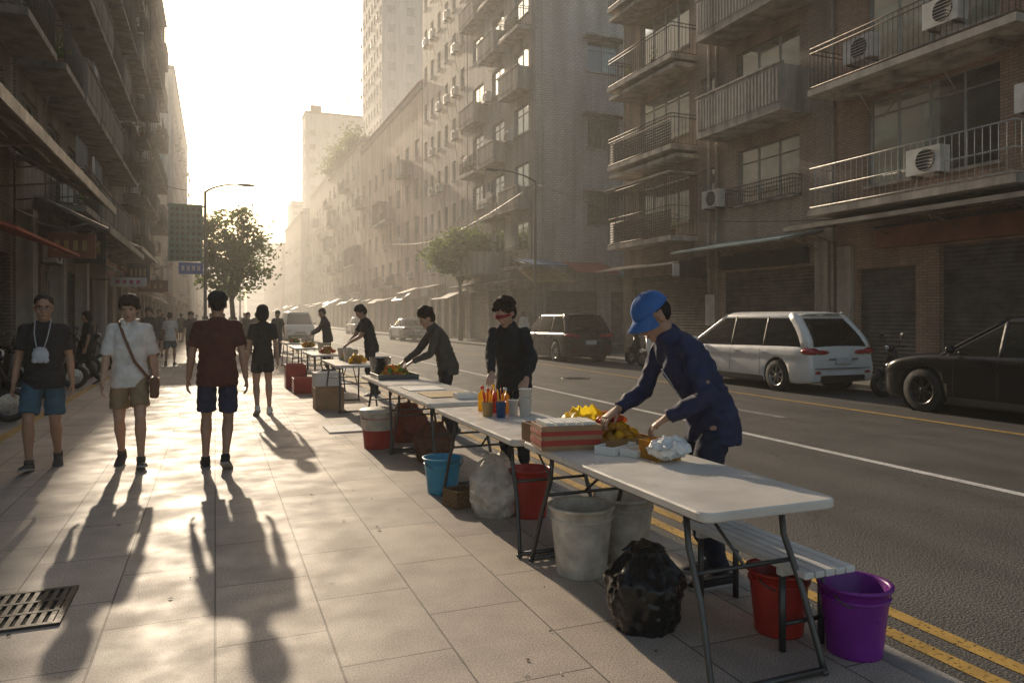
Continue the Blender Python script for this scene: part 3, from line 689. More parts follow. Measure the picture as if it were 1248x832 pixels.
sack('black_garbage_bag',1.93,3.08,.165,.40,M_blk,3); sack('white_plastic_sack',1.97,5.25,.18,.46,M_sackw,8); sack('dark_red_bag',2.15,8.75,.22,.45,mat('maroon_bag',(.18,.035,.02),.6),5); sack('dark_red_bag',2.1,7.4,.18,.4,mat('brown_bag',(.14,.06,.035),.6),6)
M_card=mat('cardboard',(.36,.22,.12),.8,0,.2,6); M_foam=mat('styrofoam',(.78,.76,.71),.7,0,.08,5)
def crate(name,x,y,sx,sy,h,m,z=0,rot=0,open_=True):
    r_=empty(name,(x,y,z),rot); b=MB(); t=.012
    b.box((-sx/2,-sy/2,0),(sx/2,sy/2,t)); b.box((-sx/2,-sy/2,t),(-sx/2+t,sy/2,h)); b.box((sx/2-t,-sy/2,t),(sx/2,sy/2,h)); b.box((-sx/2+t,-sy/2,t),(sx/2-t,-sy/2+t,h)); b.box((-sx/2+t,sy/2-t,t),(sx/2-t,sy/2,h))
    if not open_: b.box((-sx/2-.006,-sy/2-.006,h+.001),(sx/2+.006,sy/2+.006,h+.03))
    localobj(b,'box',m,r_,bevel=.004); return r_
crate('styrofoam_box',1.95,14.2,.5,.4,.42,M_foam,open_=False); crate('red_crate',1.6,14.9,.4,.4,.3,M_red); crate('red_crate',1.55,16,.4,.4,.5,M_red); crate('cardboard_box',1.7,12.2,.45,.35,.35,M_card)
crate('wicker_basket',1.80,5.58,.2,.2,.14,mat('wicker',(.2,.12,.06),.8,0,.4,40),rot=.3)
b=MB(); b.box((1.35,9.6,.0),(1.8,10.2,.02)); b.build('white_board',M_foam)
r_=crate('cardboard_fruit_box',1.89,3.86,.36,.24,.14,M_card,.741,-.15)
b=MB(); 
b.box((-.181,-.1235,.03),(.181,-.1205,.06)); b.box((-.181,-.1235,.085),(.181,-.1205,.11)); b.box((-.1835,-.12,.03),(-.1805,.12,.06)); b.box((-.1835,-.12,.085),(-.1805,.12,.11)); localobj(b,'printed_bands',mat('red_print',(.38,.035,.025),.5),r_)
b=MB(); rr=random.Random(2)
for i in range(10): b.obox((-.14+.031*i,0,.138+.004*rr.random()),(.024,.2,.03),Matrix.Rotation(rr.uniform(-.05,.05),3,'Z')); 
localobj(b,'paper_packets',M_foam,r_)
crate('cardboard_fruit_box',1.93,4.12,.34,.2,.11,M_card,.741,.1)
crate('styrofoam_tray',2.08,3.62,.24,.13,.045,M_foam,.741,.5); crate('styrofoam_tray',2.16,3.50,.2,.12,.04,M_foam,.741,.35)
def fruit(name,c,tr,var=.25,sc=12):
    m,nt,out=nodes(name); p=N(nt,'ShaderNodeBsdfPrincipled'); tc=N(nt,'ShaderNodeTexCoord'); v=noise_val(nt,tc.outputs['Object'],sc,4,1-var,1.15)
    nt.links.new(mulcol(nt,c4(c),v),p.inputs['Base Color']); p.inputs['Roughness'].default_value=.4
    t=N(nt,'ShaderNodeBsdfTranslucent'); t.inputs[0].default_value=c4(tr); mx=N(nt,'ShaderNodeMixShader'); mx.inputs[0].default_value=.5
    nt.links.new(p.outputs[0],mx.inputs[1]); nt.links.new(t.outputs[0],mx.inputs[2]); nt.links.new(mx.outputs[0],out.inputs[0]); return m
M_yelf=fruit('yellow_fruit',(.92,.58,.02),(.98,.72,.03)); M_orf=fruit('orange_fruit',(.85,.30,.015),(.9,.38,.02)); M_redf=mat('red_fruit',(.62,.025,.015),.3,0,.2,12); M_grn=mat('green_leafy',(.10,.25,.03),.6,0,.4,20)
M_brnf=fruit('golden_fried',(.72,.42,.06),(.8,.45,.05),.4,20)
def pile(name,x,y,z,n,sx,sy,sz,ms,seed,rs=.028):
    rr=random.Random(seed); r_=empty(name,(x,y,z),0); b=MB()
    for i in range(n):
        t=rr.random(); a=rr.uniform(0,6.3); q=math.sqrt(rr.random())*(1-t*.7)
        M=Matrix.Rotation(rr.uniform(0,3),3,'Z')@Matrix.Rotation(rr.uniform(-.6,.6),3,'X')
        k=rr.choice(range(len(ms))); b.ell((math.cos(a)*q*sx,math.sin(a)*q*sy,.02+t*sz),(rs*rr.uniform(.8,1.1),rs*rr.uniform(1,1.7),rs*rr.uniform(.7,1)),M,k,10,6)
    localobj(b,'pieces',ms,r_)
b=MB(); rs=[]
for i in range(13):
    t=i/12; row=[]
    for j in range(40):
        a=2*math.pi*j/40; p=V((math.cos(a),math.sin(a),t*2)); f=1+.35*noise.noise(p*2.2)+.18*noise.noise(p*6); q=.085*(math.sin(math.pi*(.25+.6*t)))*f+.005
        row.append((math.cos(a)*q*1.5,math.sin(a)*q,.01+t*.19+.05*noise.noise(p*2)*t))
    rs.append(row)
b.rings(rs,0,True,False); o=empty('yellow_plastic_bag',(2.10,4.05,.745)); localobj(b,'bag',fruit('yellow_film',(.95,.62,.02),(1,.8,.04)),o)
pile('yellow_fruit_pile',2.22,4.08,.745,34,.11,.11,.12,[M_yelf,M_yelf,M_orf],1,.034); pile('fried_snack_pile',2.2,3.78,.745,60,.16,.11,.10,[M_brnf,M_brnf,M_yelf],2,.027); pile('red_fruit_pile',2.17,3.82,.86,26,.12,.07,.03,[M_redf,M_redf,M_orf],4,.021)
crate('snack_tray',2.2,3.78,.34,.24,.06,mat('brown_tray',(.3,.17,.06),.6),.741,.1)
crate('brown_basket',2.2,3.36,.15,.17,.10,M_brnf,.741,.1); sack_m=mat('thin_plastic_bag',(.78,.77,.75),.35,0,.1,8,.6,40)
b=MB(); rs=[]
for i in range(21):
    t=i/20; row=[]
    for j in range(48):
        a=2*math.pi*j/48; p=V((math.cos(a),math.sin(a),t*2)); f=1+.28*noise.noise(p*2)+.22*abs(noise.noise(p*5))+.1*noise.noise(p*11); q=.08*math.sin(math.pi*(.15+.8*t))*f+.01
        row.append((math.cos(a)*q*1.2,math.sin(a)*q,.02+t*.10+.03*noise.noise(p*3)))
    rs.append(row)
b.rings(rs,0,True); o=empty('plastic_bag',(2.20,3.27,.745)); localobj(b,'bag',sack_m,o)
def bottle(name,x,y,z,r,h,m,capm):
    r_=empty(name,(x,y,z)); b=MB(); b.lathe((0,0,0),[(.001,0),(r,.0),(r,h*.62),(r*.9,h*.7),(r*.35,h*.82),(r*.35,h*.9)],0,16); b.lathe((0,0,0),[(r*.42,h*.88),(r*.42,h),(.001,h)],1,12); localobj(b,'bottle',[m,capm],r_)
T2=.736
bottle('sauce_bottle',1.98,5.42,T2,.035,.2,M_orf,M_redf); bottle('sauce_bottle',2.05,5.5,T2,.032,.22,M_redf,M_yelf); bottle('sauce_bottle',2.12,5.42,T2,.035,.2,M_brnf,M_signw); bottle('sauce_bottle',2.0,5.62,T2,.035,.2,M_yelf,M_redf)
def cup(name,x,y,z,r,h,m,st=False):
    r_=empty(name,(x,y,z)); b=MB(); b.lathe((0,0,0),[(.001,.003),(r*.8,0),(r,h),(r*1.03,h),(r*.95,h-.01),(r*.75,.006)],0,18)
    if st:
        rr=random.Random(int(x*100))
        for i in range(9): a=rr.uniform(0,6.3); b.tube([(math.cos(a)*r*.3,math.sin(a)*r*.3,.01),(math.cos(a)*r*1.1,math.sin(a)*r*1.1,h+rr.uniform(.05,.11))],.004,1+i%2,5)
    localobj(b,'cup',[m,M_redf,M_yelf],r_)
cup('utensil_cup',1.93,5.3,T2,.045,.11,M_signy,True); cup('blue_cup',2.0,5.2,T2,.04,.12,mat('blue_cup_plastic',(.03,.1,.25),.4),True)
cup('white_cup',2.2,5.2,T2,.05,.14,M_foam); cup('white_cup',2.2,5.2,T2+.07,.05,.14,M_foam); cup('white_cup',2.27,5.36,T2,.05,.15,M_foam); cup('white_cup',2.13,5.27,T2,.04,.12,M_foam)
pile('vegetable_pile',2.05,9.0,.74,56,.22,.22,.12,[M_yelf,M_grn,M_orf,M_yelf],5,.035); crate('metal_tray',2.05,9.0,.5,.5,.06,M_tleg,.737); cup('steel_pot',1.95,9.35,.737,.14,.24,mat('steel',(.35,.35,.34),.3,.9))
b=MB(); b.box((1.85,6.6,.742),(2.3,7.1,.752)); b.build('cutting_board',M_signy,bevel=.004); b=MB(); b.box((1.82,7.3,.742),(2.2,7.7,.75)); b.build('paper_sheet',M_foam)
crate('foil_tray',2.15,6.5,.2,.14,.05,M_foam,.742)
for i,(y,z) in enumerate(((12.0,.742),(12.6,.742),(15.3,.742),(18.5,.742),(22,.742))):
    pile('food_pile',2.1,y,z,24,.2,.15,.1,[[M_yelf,M_brnf],[M_grn,M_orf],[M_brnf,M_redf]][i%3],20+i,.04); cup('steel_pot',2.1,y+.45,z,.13,.2,M_wpl)
# ------------------------------------------------------------------ cars
M_tyre=mat('tyre_rubber',(.02,.02,.02),.8); M_rim=mat('alloy_rim',(.35,.35,.35),.3,.9); M_rimd=mat('dark_rim',(.06,.06,.06),.35,.8)
M_lred=mat('tail_lamp',(.38,.012,.012),.15,0,.1,3,coat=1); M_lwh=mat('head_lamp',(.55,.57,.6),.1,.3,.1,3,coat=1); M_plast=mat('black_trim',(.02,.02,.02),.5); M_plate=mat('number_plate',(.65,.65,.65),.5)
def carglass():
    m,nt,out=nodes('car_glass'); p=principled(nt,out); p.inputs['Base Color'].default_value=(.012,.014,.014,1); p.inputs['Roughness'].default_value=.04; p.inputs['Specular IOR Level'].default_value=.7; return m
M_cg=carglass()
def paintm(name,c,metal=.3,spec=.5,rough=.30): return mat(name,c,rough,metal,.10,2,0,1,0,.05,spec)
def car(name,x,y,yaw,Ln,W,H,belt,hood,pm,yb0,yr0,yr1,yb1,wy,wr=.34,rim=M_rim,nose=.72,roofw=.74):
    r_=empty(name,(x,y,ZR),yaw); hw=W/2
    ys=[]; n=64
    for i in range(n+1): 
        t=i/n; ys.append(-Ln/2+Ln*(.5-.5*math.cos(t*math.pi))*.6+Ln*t*.4)
    def q(y_):
        e=min(y_+Ln/2,Ln/2-y_); return math.sqrt(max(0,1-(1-min(e/.42,1))**2))
    def sst(a,b_,t): t=max(0,min(1,(t-a)/(b_-a))); return t*t*(3-2*t)
    def top(y_):
        z=belt-.05*sst(-Ln/2,Ln/2,y_)
        if y_>yb1-.15: z=belt-.04+(hood-belt+.04)*sst(yb1-.15,yb1+.25,y_); z+= (nose-hood)*max(0,(y_-yb1)/(Ln/2-yb1))**1.8
        return z
    def prm(y_):
        k=q(y_); rear=y_<0
        w_=hw*((.86 if rear else .76)+(.14 if rear else .24)*k); zt=top(y_)-(1-k)*(.05 if rear else .12); zb=.20+(1-k)*.07; return w_,zt,zb
    def xs(y_,z_):
        w_,zt,zb=prm(y_); t=(z_-zb)/(zt-zb)
        pr=[(0,.93),(.08,.975),(.3,1.0),(.55,.990),(.66,.975),(.72,.998),(.86,.985),(.95,.955),(1,.90)]
        for (a,va),(c,vc) in zip(pr,pr[1:]):
            if t<=c: return w_*(va+(vc-va)*max(0,(t-a))/(c-a))
        return w_*.90
    rs=[]
    for y_ in ys:
        w_,zt,zb=prm(y_)
        tz=[0,.04,.12,.25,.4,.55,.66,.72,.78,.86,.93,.97,1.0]
        half=[(w_*.6,zb)]+[(xs(y_,zb+(zt-zb)*t),zb+(zt-zb)*t) for t in tz]+[(w_*.78,zt+.012),(w_*.5,zt+.022),(w_*.2,zt+.028)]
        row=[(a,y_+(-.05*math.sin(math.pi*min(1,max(0,(c-zb)/(zt-zb)*1.3))) if y_<-Ln/2+.3 else 0),c) for a,c in half]
        row=row+[(-a,yy,c) for a,yy,c in row[::-1]]
        rs.append(row)
    b=MB(); b.rings(rs,0,True)
    me=b.mesh('body',[pm]); fixn(me)
    o=bpy.data.objects.new('body',me); COL.objects.link(o)
    c=MB(); MX=Matrix.Rotation(math.pi/2,3,'Y')
    for y_ in wy:
        for sx in(-1,1): c.lathe((sx*hw,y_,wr+.01),[(.001,-.28),(wr+.055,-.28),(wr+.055,.28),(.001,.28)],0,32,MX)
    cm=c.mesh('cut',[pm]); bm=bmesh.new(); bm.from_mesh(cm); bmesh.ops.remove_doubles(bm,verts=bm.verts,dist=.003); bmesh.ops.recalc_face_normals(bm,faces=bm.faces); bm.to_mesh(cm); bm.free()
    cobj=bpy.data.objects.new('cut',cm); COL.objects.link(cobj)
    bo=o.modifiers.new('b','BOOLEAN'); bo.operation='DIFFERENCE'; bo.object=cobj; bo.solver='EXACT'
    me2=evalmesh(o); bpy.data.objects.remove(cobj); me2.materials.clear(); me2.materials.append(pm)
    o=bpy.data.objects.new('body',me2); COL.objects.link(o); o.parent=r_
    b=MB()
    for y_ in wy:
        for sx in(-1,1):
            b.lathe((sx*(hw-.16),y_,wr+.01),[(.001,-.14*sx),(wr+.05,-.14*sx),(wr+.05,.14*sx)],0,28,MX)
    b.box((-hw*.9,wy[0]-.1,.16),(hw*.9,wy[1]+.1,.3)); localobj(b,'underbody',M_plast,r_)
    zb=belt-.06; gw=hw*.93; rw=hw*roofw; g=MB()
    lv=[0,.12,.3,.5,.7,.86]
    def ring(t,ins=0,z_=None,arch=0):
        y0=yb0+(yr0-yb0)*t**1.5+ins; y1=yb1+(yr1-yb1)*t-ins; w_=gw+(rw-gw)*(t**1.15)-ins; zz=zb+(H-.06-zb)*t if z_ is None else z_
        cr=.2; out=[]; bulge=.05
        for cx,cy,a0 in((w_-cr,y1-cr,0),(-w_+cr,y1-cr,90),(-w_+cr,y0+cr,180),(w_-cr,y0+cr,270)):
            for i in range(7):
                a=rad(a0+90*i/6); px=cx+cr*math.cos(a); py=cy+cr*math.sin(a); py+=(bulge if py>(y0+y1)/2 else -bulge)*(1-(px/w_)**2); out.append(V((px,py,zz)))
        return out
    g.rings([ring(t) for t in lv+[.93]],0,True,False)
    localobj(g,'windows',M_cg,r_)
    g=MB(); g.rings([ring(.87,-.001),ring(.90,-.006),ring(.95,-.004,H-.085),ring(1,.015,H-.05),ring(1,.07,H-.022),ring(1,.2,H-.006),ring(1,.42,H)],0,True,True)
    for sd in(-1,1):
        for kk in(0,1):
            pts=[]
            for t in [0,.2,.4,.6,.8,.95]:
                w_=gw+(rw-gw)*(t**1.15)
                yy=(yb1-.10)+(yr1-.12-yb1+.10)*t if kk==0 else yb0+.15+(yr0-yb0)*t**1.5
                pts.append((sd*(w_-.030),yy,zb+(H-.06-zb)*t))
            wd=.07 if kk==0 else .2; g.tube(pts,[(.038,wd*.6)]*6,0,10,xaxis=(1,0,0))
        pts=[(sd*(gw+(rw-gw)*t**1.15-.09),yb0+(yr0-yb0)*t**1.5+.02,zb+(H-.06-zb)*t) for t in [0,.25,.5,.75,.95]]
        g.tube(pts,[(.085,.05)]*5,0,10,xaxis=(1,0,0))
    if H>1.6: g.tube([(-rw*.8,yr0-.09,H-.06),(0,yr0-.16,H-.045),(rw*.8,yr0-.09,H-.06)],[(.12,.02)]*3,0,10,xaxis=(0,1,0))
    localobj(g,'roof',pm,r_)
    g=MB()
    for sd in(-1,1):
        for yv in([.12,-.95] if Ln>4.3 else [.05]):
            pts=[]
            for t in[0,.25,.5,.75,.93]:
                w_=gw+(rw-gw)*(t**1.15); pts.append((sd*(w_-.005),yv,zb+(H-.06-zb)*t))
            g.tube(pts,[(.014,.04)]*5,0,6,xaxis=(1,0,0))
        for yv in(yb1-.35,.12,-.98):
            if yv-wy[0]<wr+.1 and yv<0: yv=wy[0]+wr+.18
            for k in range(8):
                z0=.32+k*(belt-.36)/8; z1=.32+(k+1)*(belt-.36)/8
                g.quad([(sd*(xs(yv,z0)+.002),yv,z0),(sd*(xs(yv,z0)+.002),yv+.012,z0),(sd*(xs(yv,z1)+.002),yv+.012,z1),(sd*(xs(yv,z1)+.002),yv,z1)])
        g.box((sd*(hw*.96),wy[0]+wr+.1,.2),(sd*(hw*.985),wy[1]-wr-.1,.3))
        for yv in(-.1,-1.0):
            xx=xs(yv,belt-.16); g.box((sd*(xx-.01),yv-.1,belt-.17),(sd*(xx+.025),yv+.1,belt-.14),1)
        xx=hw*.95; g.ell((sd*(xx+.1),yb1-.35,belt+.05),(.1,.06,.07),None,1,10,6)
    e=-Ln/2; 
    g.box((-hw*.62,e-.055,.26),(hw*.62,e+.05,.38)); g.box((-hw*.5,-e-.04,.26),(hw*.5,-e+.014,.46)); g.box((-hw*.35,-e-.04,.52),(hw*.35,-e+.012,.60))
    g.box((-hw*.42,e-.06,belt-.28),(hw*.42,e-.045,belt-.255),2)
    g.box((-hw*.8,e-.052,.52),(hw*.8,e+.05,.528))
    localobj(g,'trim',[M_plast,pm,M_rim],r_)
    g=MB()
    for sd in(-1,1):
        g.ell((sd*hw*.80,e+.11,belt-.11),(hw*.205,.19,.09),None,0,16,10); g.ell((sd*hw*.60,e+.02,belt-.13),(hw*.26,.075,.055),None,0,14,8)
        g.ell((sd*hw*.72,e-.03,.44),(.09,.03,.03),None,0,10,6)
        g.ell((sd*hw*.70,-e-.16,nose-.05),(hw*.24,.16,.065),None,1,14,8)
    g.box((-.2,e-.07,.62),(.2,e-.03,.75),2); localobj(g,'lights',[M_lred,M_lwh,M_plate],r_)
    for y_ in wy:
        for sx in(-1,1):
            b=MB(); c0=(sx*(hw-.10),y_,wr); b.lathe(c0,[(wr*.62,-.1),(wr*.95,-.1),(wr,-.07),(wr,.07),(wr*.95,.1),(wr*.66,.1),(wr*.62,.07),(wr*.62,-.1)],0,32,MX)
            b.lathe(c0,[(wr*.66,sx*.085),(wr*.6,sx*.05),(wr*.58,sx*.0),(.001,sx*.0)],2,28,MX); b.lathe(c0,[(wr*.68,sx*.1),(wr*.6,sx*.1),(wr*.6,sx*.03)],1,28,MX)
            for k in range(7):
                a=2*math.pi*k/7; M=Matrix.Rotation(a,3,'X'); b.obox(V(c0)+V((sx*.075,0,0))+M@V((0,0,wr*.34)),(.02,wr*.13,wr*.6),M,1)
            b.ell(V(c0)+V((sx*.08,0,0)),(.02,.05,.05),None,1,10,6); localobj(b,'wheel',[M_tyre,rim,M_plast],r_)
    return r_
P_wh=paintm('white_car_paint',(.80,.79,.76),0); P_bk=paintm('black_car_paint',(.010,.011,.013),0,.32,.2); P_dk=paintm('dark_car_paint',(.04,.032,.032),0,.4); P_si=paintm('silver_car_paint',(.35,.36,.37))
car('parked_minivan',12.05,13.95,0,4.6,1.86,1.70,.98,.98,P_wh,-2.26,-1.66,.55,1.75,(-1.4,1.38),.33,M_rim,.74,.74)
car('parked_suv',11.9,7.5,0,4.6,1.86,1.62,1.02,.98,P_bk,-2.1,-1.6,.20,1.2,(-1.42,1.42),.36,M_rimd,.78,.72)
car('parked_suv',12.0,24.9,0,4.6,1.86,1.70,1.04,1.03,P_dk,-2.2,-1.7,.35,1.15,(-1.42,1.42),.36,M_rim,.84,.76)
car('parked_sedan',11.9,48,0,4.5,1.8,1.46,.93,.92,P_si,-1.6,-.85,.3,1.15,(-1.38,1.38),.32)
car('parked_sedan',11.9,66,0,4.5,1.8,1.5,.93,.92,P_si,-1.6,-.85,.3,1.15,(-1.38,1.38),.32)
car('oncoming_van',4.95,50,math.pi,4.6,1.8,1.9,1.1,1.05,P_wh,-2.2,-2.1,.9,1.7,(-1.4,1.4),.32)
# ------------------------------------------------------------------ scooters
def scooter(x,y,yaw,c,z=0):
    r_=empty('parked_scooter',(x,y,z),yaw); b=MB(); MX=Matrix.Rotation(math.pi/2,3,'Y')
    for yy in(-.6,.62):
        b.lathe((0,yy,.25),[(.16,-.05),(.23,-.05),(.25,-.02),(.25,.02),(.23,.05),(.16,.05),(.15,.0),(.16,-.05)],1,24,MX); b.lathe((0,yy,.25),[(.16,.03),(.02,.04),(.001,.04)],2,16,MX)
    b.tube([(0,-.85,.72),(0,-.6,.66),(0,-.2,.6),(0,-.05,.4)],[(.07,.06),(.15,.12),(.15,.14),(.12,.08)],0,12,xaxis=(1,0,0))
    b.tube([(0,-.85,.82),(0,-.55,.83),(0,-.1,.8)],[(.08,.03),(.14,.05),(.12,.05)],1,12,xaxis=(1,0,0))
    b.tube([(0,-.1,.36),(0,.3,.34)],[(.13,.04),(.13,.04)],1,10,xaxis=(1,0,0))
    b.tube([(0,.33,.3),(0,.38,.6),(0,.42,.92)],[(.16,.04),(.2,.06),(.12,.07)],0,12,xaxis=(1,0,0))
    b.tube([(0,.62,.52),(0,.45,.85),(0,.4,1.0)],.03,1,8); b.tube([(-.33,.36,1.02),(-.12,.42,1.0),(.12,.42,1.0),(.33,.36,1.02)],.018,1,8); b.ell((0,.46,.97),(.1,.08,.08),None,0,12,8); b.ell((0,.53,.97),(.06,.03,.05),None,3,10,6)
    for s in(-1,1):
        b.tube([(s*.2,.4,1.02),(s*.3,.42,1.2)],.008,1,6); b.ell((s*.32,.42,1.23),(.07,.015,.045),None,1,12,6); b.ell((s*.32,.408,1.23),(.06,.01,.036),None,3,12,6)
    b.tube([(-.12,.62,.5),(0,.62,.53),(.12,.62,.5)],.06,0,8); b.ell((0,-.92,.66),(.06,.03,.04),None,4,8,5)
    localobj(b,'scooter_body',[c,M_plast,M_rim,M_lwh,M_lred],r_)
scooter(12.9,10.7,1.3,P_dk,ZR); scooter(13.0,20.6,.4,P_bk,ZR); scooter(12.8,19.5,.5,P_wh,ZR)
for i,(x,y) in enumerate(((-3.3,12.2),(-3.35,13.4),(-3.3,15.2),(-3.3,17.4),(-3.4,19.3),(-3.35,20.3),(-3.4,22.5))): scooter(x,y,-1.3+.15*(i%3),[P_bk,P_dk,P_bk][i%3])
# ------------------------------------------------------------------ people
SK=[mat('skin_tan',(.40,.225,.145),.5,0,.12,20),mat('skin_light',(.48,.29,.20),.5,0,.12,20)]
M_hair=mat('black_hair',(.012,.010,.009),.6,0,.3,30,.6,90,spec=.3); M_hairb=mat('brown_hair',(.032,.017,.010),.65,0,.3,30,.6,90,spec=.3); M_lip=mat('lips',(.26,.10,.08),.5); M_eyew=mat('eye_white',(.6,.58,.55),.2); M_eyeb=mat('iris_dark',(.01,.008,.006),.1)
M_sole=mat('shoe_sole',(.35,.34,.33),.6)
def dv(a): return V((0,math.sin(a),math.cos(a)))
def ik(a,c,l1,l2,pole):
    d=c-a; Lx=min(d.length,(l1+l2)*.992); c=a+d.normalized()*Lx; n=(c-a)/Lx
    x=(l1*l1-l2*l2+Lx*Lx)/(2*Lx); h=math.sqrt(max(l1*l1-x*x,0)); p=pole-n*pole.dot(n); p.normalize(); return a+n*x+p*h,c
def handgeo(b,w_,d,pn,side,curl):
    d=d.normalized(); pn=(pn-d*pn.dot(d)).normalized(); lat=d.cross(pn)
    if lat.dot(side)<0: lat=-lat
    b.tube([w_-d*.03,w_,w_+d*.03,w_+d*.065,w_+d*.09],[(.026,.02),(.027,.019),(.036,.016),(.040,.015),(.036,.011)],0,14,xaxis=lat)
    for i,(o,ln) in enumerate(((.030,.070),(.010,.078),(-.010,.072),(-.029,.058))):
        p=w_+d*.078+lat*o; pts=[p]; ang=curl*.4+.05*i; q=p
        for k,fr in enumerate((.42,.32,.26)):
            dd=(d*math.cos(ang)+pn*math.sin(ang)+lat*(o*3.2)).normalized(); q=q+dd*ln*fr; pts.append(q); ang+=curl*(.75+.06*i)
        b.tube(pts,[.0086,.0083,.0076,.0062],0,8); b.ell(pts[-1],.0064,None,0,8,5)
    p=w_+d*.025+lat*.026; q=p+(d*.7+lat*.7+pn*.3).normalized()*.036; s_=q+(d*.9+lat*.25+pn*.45).normalized()*.03; b.tube([p-lat*.008,p,q,s_],[.013,.0125,.0095,.0075],0,8); b.ell(s_,.0078,None,0,8,5)
def human(name,loc,yaw,H=1.72,lean=3,hpitch=0,hyaw=0,legs=((.30,-8),(-.2,28)),hands=None,world=False,pz=.915,top='tee',topm=None,bot='shorts',botm=None,shoem=None,hair='short',hairm=None,cap=None,sk=0,vox=.010,curl=.45,wd=1.,belly=0,extras=None,palm=None,py=0,wx=.10,poles=None,short_len=.8,folds=1.2):
    s=H/1.72; yaw=rad(yaw); r_=empty(name,loc,yaw,s); lean=rad(lean); hp=rad(hpitch)
    P0=V((0,py,pz)); P1=P0+.14*dv(lean*.6); P2=P1+.20*dv(lean*1.0); P3=P2+.20*dv(lean*1.2); LU=dv(lean*1.2)
    Hc=P3+dv((lean+hp)*.55)*.085+dv(hp)*.04
    Rz=Matrix.Rotation(rad(hyaw),3,'Z'); hf=Rz@V((0,math.cos(hp),-math.sin(hp))); hu=Rz@dv(hp); hx=hf.cross(hu); HM=1.05*Matrix((hx,hf,hu)).transposed()
    sh=[P2+.118*LU+V((sx*.156*wd,0,0)) for sx in(-1,1)]
    b=MB()
    sp=[P0-.10*dv(lean*.4),P0,P1,P2,P2+.10*LU,P3]
    b.tube(sp,[(.13*wd,.095),(.145*wd,.10),(.13*wd,.090+belly*.5),(.145*wd,.10),(.13*wd,.08),(.05,.05)],0,20,xaxis=(1,0,0)); b.tube([P3-.05*LU,P3,Hc-hu*.03-hf*.01],[.064,.055,.054],0,14)
    feet=[];leg=[]
    for i,sx in enumerate((-1,1)):
        yb,p=legs[i][:2]; p=rad(p); xx=sx*(legs[i][2] if len(legs[i])>2 else wx)
        f=V((sx*.12,math.cos(p),-math.sin(p))).normalized(); up=V((0,math.sin(p),math.cos(p)))
        an=V((xx,yb,0))+up*.085-f*.13 if p>=0 else V((xx,yb-.13,0))+up*.085+f*.05
        hip=P0+V((sx*.085*wd,0,-.02)); kn,an=ik(hip,an,.425,.415,V((sx*.06,1,.05)))
        leg.append((hip,kn,an)); feet.append((an,f,up)); cal=kn.lerp(an,.3)+V((0,-.012,0))
        b.tube([hip,hip.lerp(kn,.35),hip.lerp(kn,.8),kn],[.078,.074,.058,.05],0,14); b.ell(kn,.049,None,0,12,8)
        b.tube([kn,cal,kn.lerp(an,.62),an],[.048,.055,.040,.031],0,14); b.ell(an,.034,None,0,10,6)
    arms=[]; hs=[]
    if hands is None: hands=[V((-.24*wd,.10,.80)),V((.24*wd,-.06,.80))]
    for i,sx in enumerate((-1,1)):
        t=V(hands[i])
        if world: t=Matrix.Rotation(-yaw,3,'Z')@(t-V(loc))/s
        pole=V((sx*.35,-1,-.25)) if poles is None else V(poles[i])
        el,wr=ik(sh[i],t,.285,.25,pole); arms.append((sh[i],el,wr))
        b.tube([sh[i],sh[i].lerp(el,.45),el],[.045,.044,.036],0,12); b.ell(el,.036,None,0,10,6); b.ell(sh[i],.045,None,0,12,8)
        b.tube([el,el.lerp(wr,.3),wr],[.036,.037,.025],0,12)
        hd=(wr-el).normalized()
        if palm: pn=V(palm[i][0]); th=V(palm[i][1]); hd=(hd*.45+V(palm[i][2])*.55).normalized()
        else: pn=V((-sx,0,0)); th=V((0,1,0))
        hs.append((wr,hd,pn,th))
    hc=lambda x,y,z: Hc+HM@V((x,y,z))
    b.ell(hc(0,-.008,.035),(.074,.093,.085),HM,0,20,14); b.ell(hc(0,.018,-.028),(.060,.070,.088),HM,0,20,14); b.ell(hc(0,.055,-.092),(.032,.030,.024),HM,0,14,8)
    b.ell(hc(0,.092,-.014),(.010,.015,.028),HM,0,10,8); b.ell(hc(0,.099,-.030),(.017,.014,.011),HM,0,10,8); b.ell(hc(0,.074,.030),(.05,.016,.013),HM,0,14,8)
    b.ell(hc(0,.080,-.064),(.026,.014,.013),HM,0,12,8)
    for sx in(-1,1):
        b.ell(hc(sx*.074,-.008,-.008),(.010,.020,.032),HM,0,10,8); b.ell(hc(sx*.038,.060,-.03),(.024,.022,.022),HM,0,10,8)
    linkmesh(remeshed(b,vox*.8,3),'body',SK[sk],r_)
    for i,(a,d,pn,th) in enumerate(hs):
        hb=MB(); handgeo(hb,a,d,pn,th,curl); linkmesh(remeshed(hb,.0036 if vox<.011 else .006,1),'hand_'+'lr'[i],SK[sk],r_)
    f=MB()
    for sx in(-1,1):
        f.ell(hc(sx*.031,.076,.004),(.0135,.010,.0065),HM,0,12,8); f.ell(hc(sx*.031,.0838,.004),(.0055,.0035,.0055),HM,1,10,6); f.ell(hc(sx*.033,.087,.024),(.016,.005,.003),HM,2,10,5); f.ell(hc(sx*.031,.081,.0105),(.0145,.007,.0022),HM,2,10,5)
    f.ell(hc(0,.090,-.061),(.021,.007,.0035),HM,3,12,6); f.ell(hc(0,.089,-.068),(.017,.007,.0045),HM,3,12,6)
    localobj(f,'face',[M_eyew,M_eyeb,M_hair,M_lip],r_)
    h=MB(); hm_=hairm or M_hair
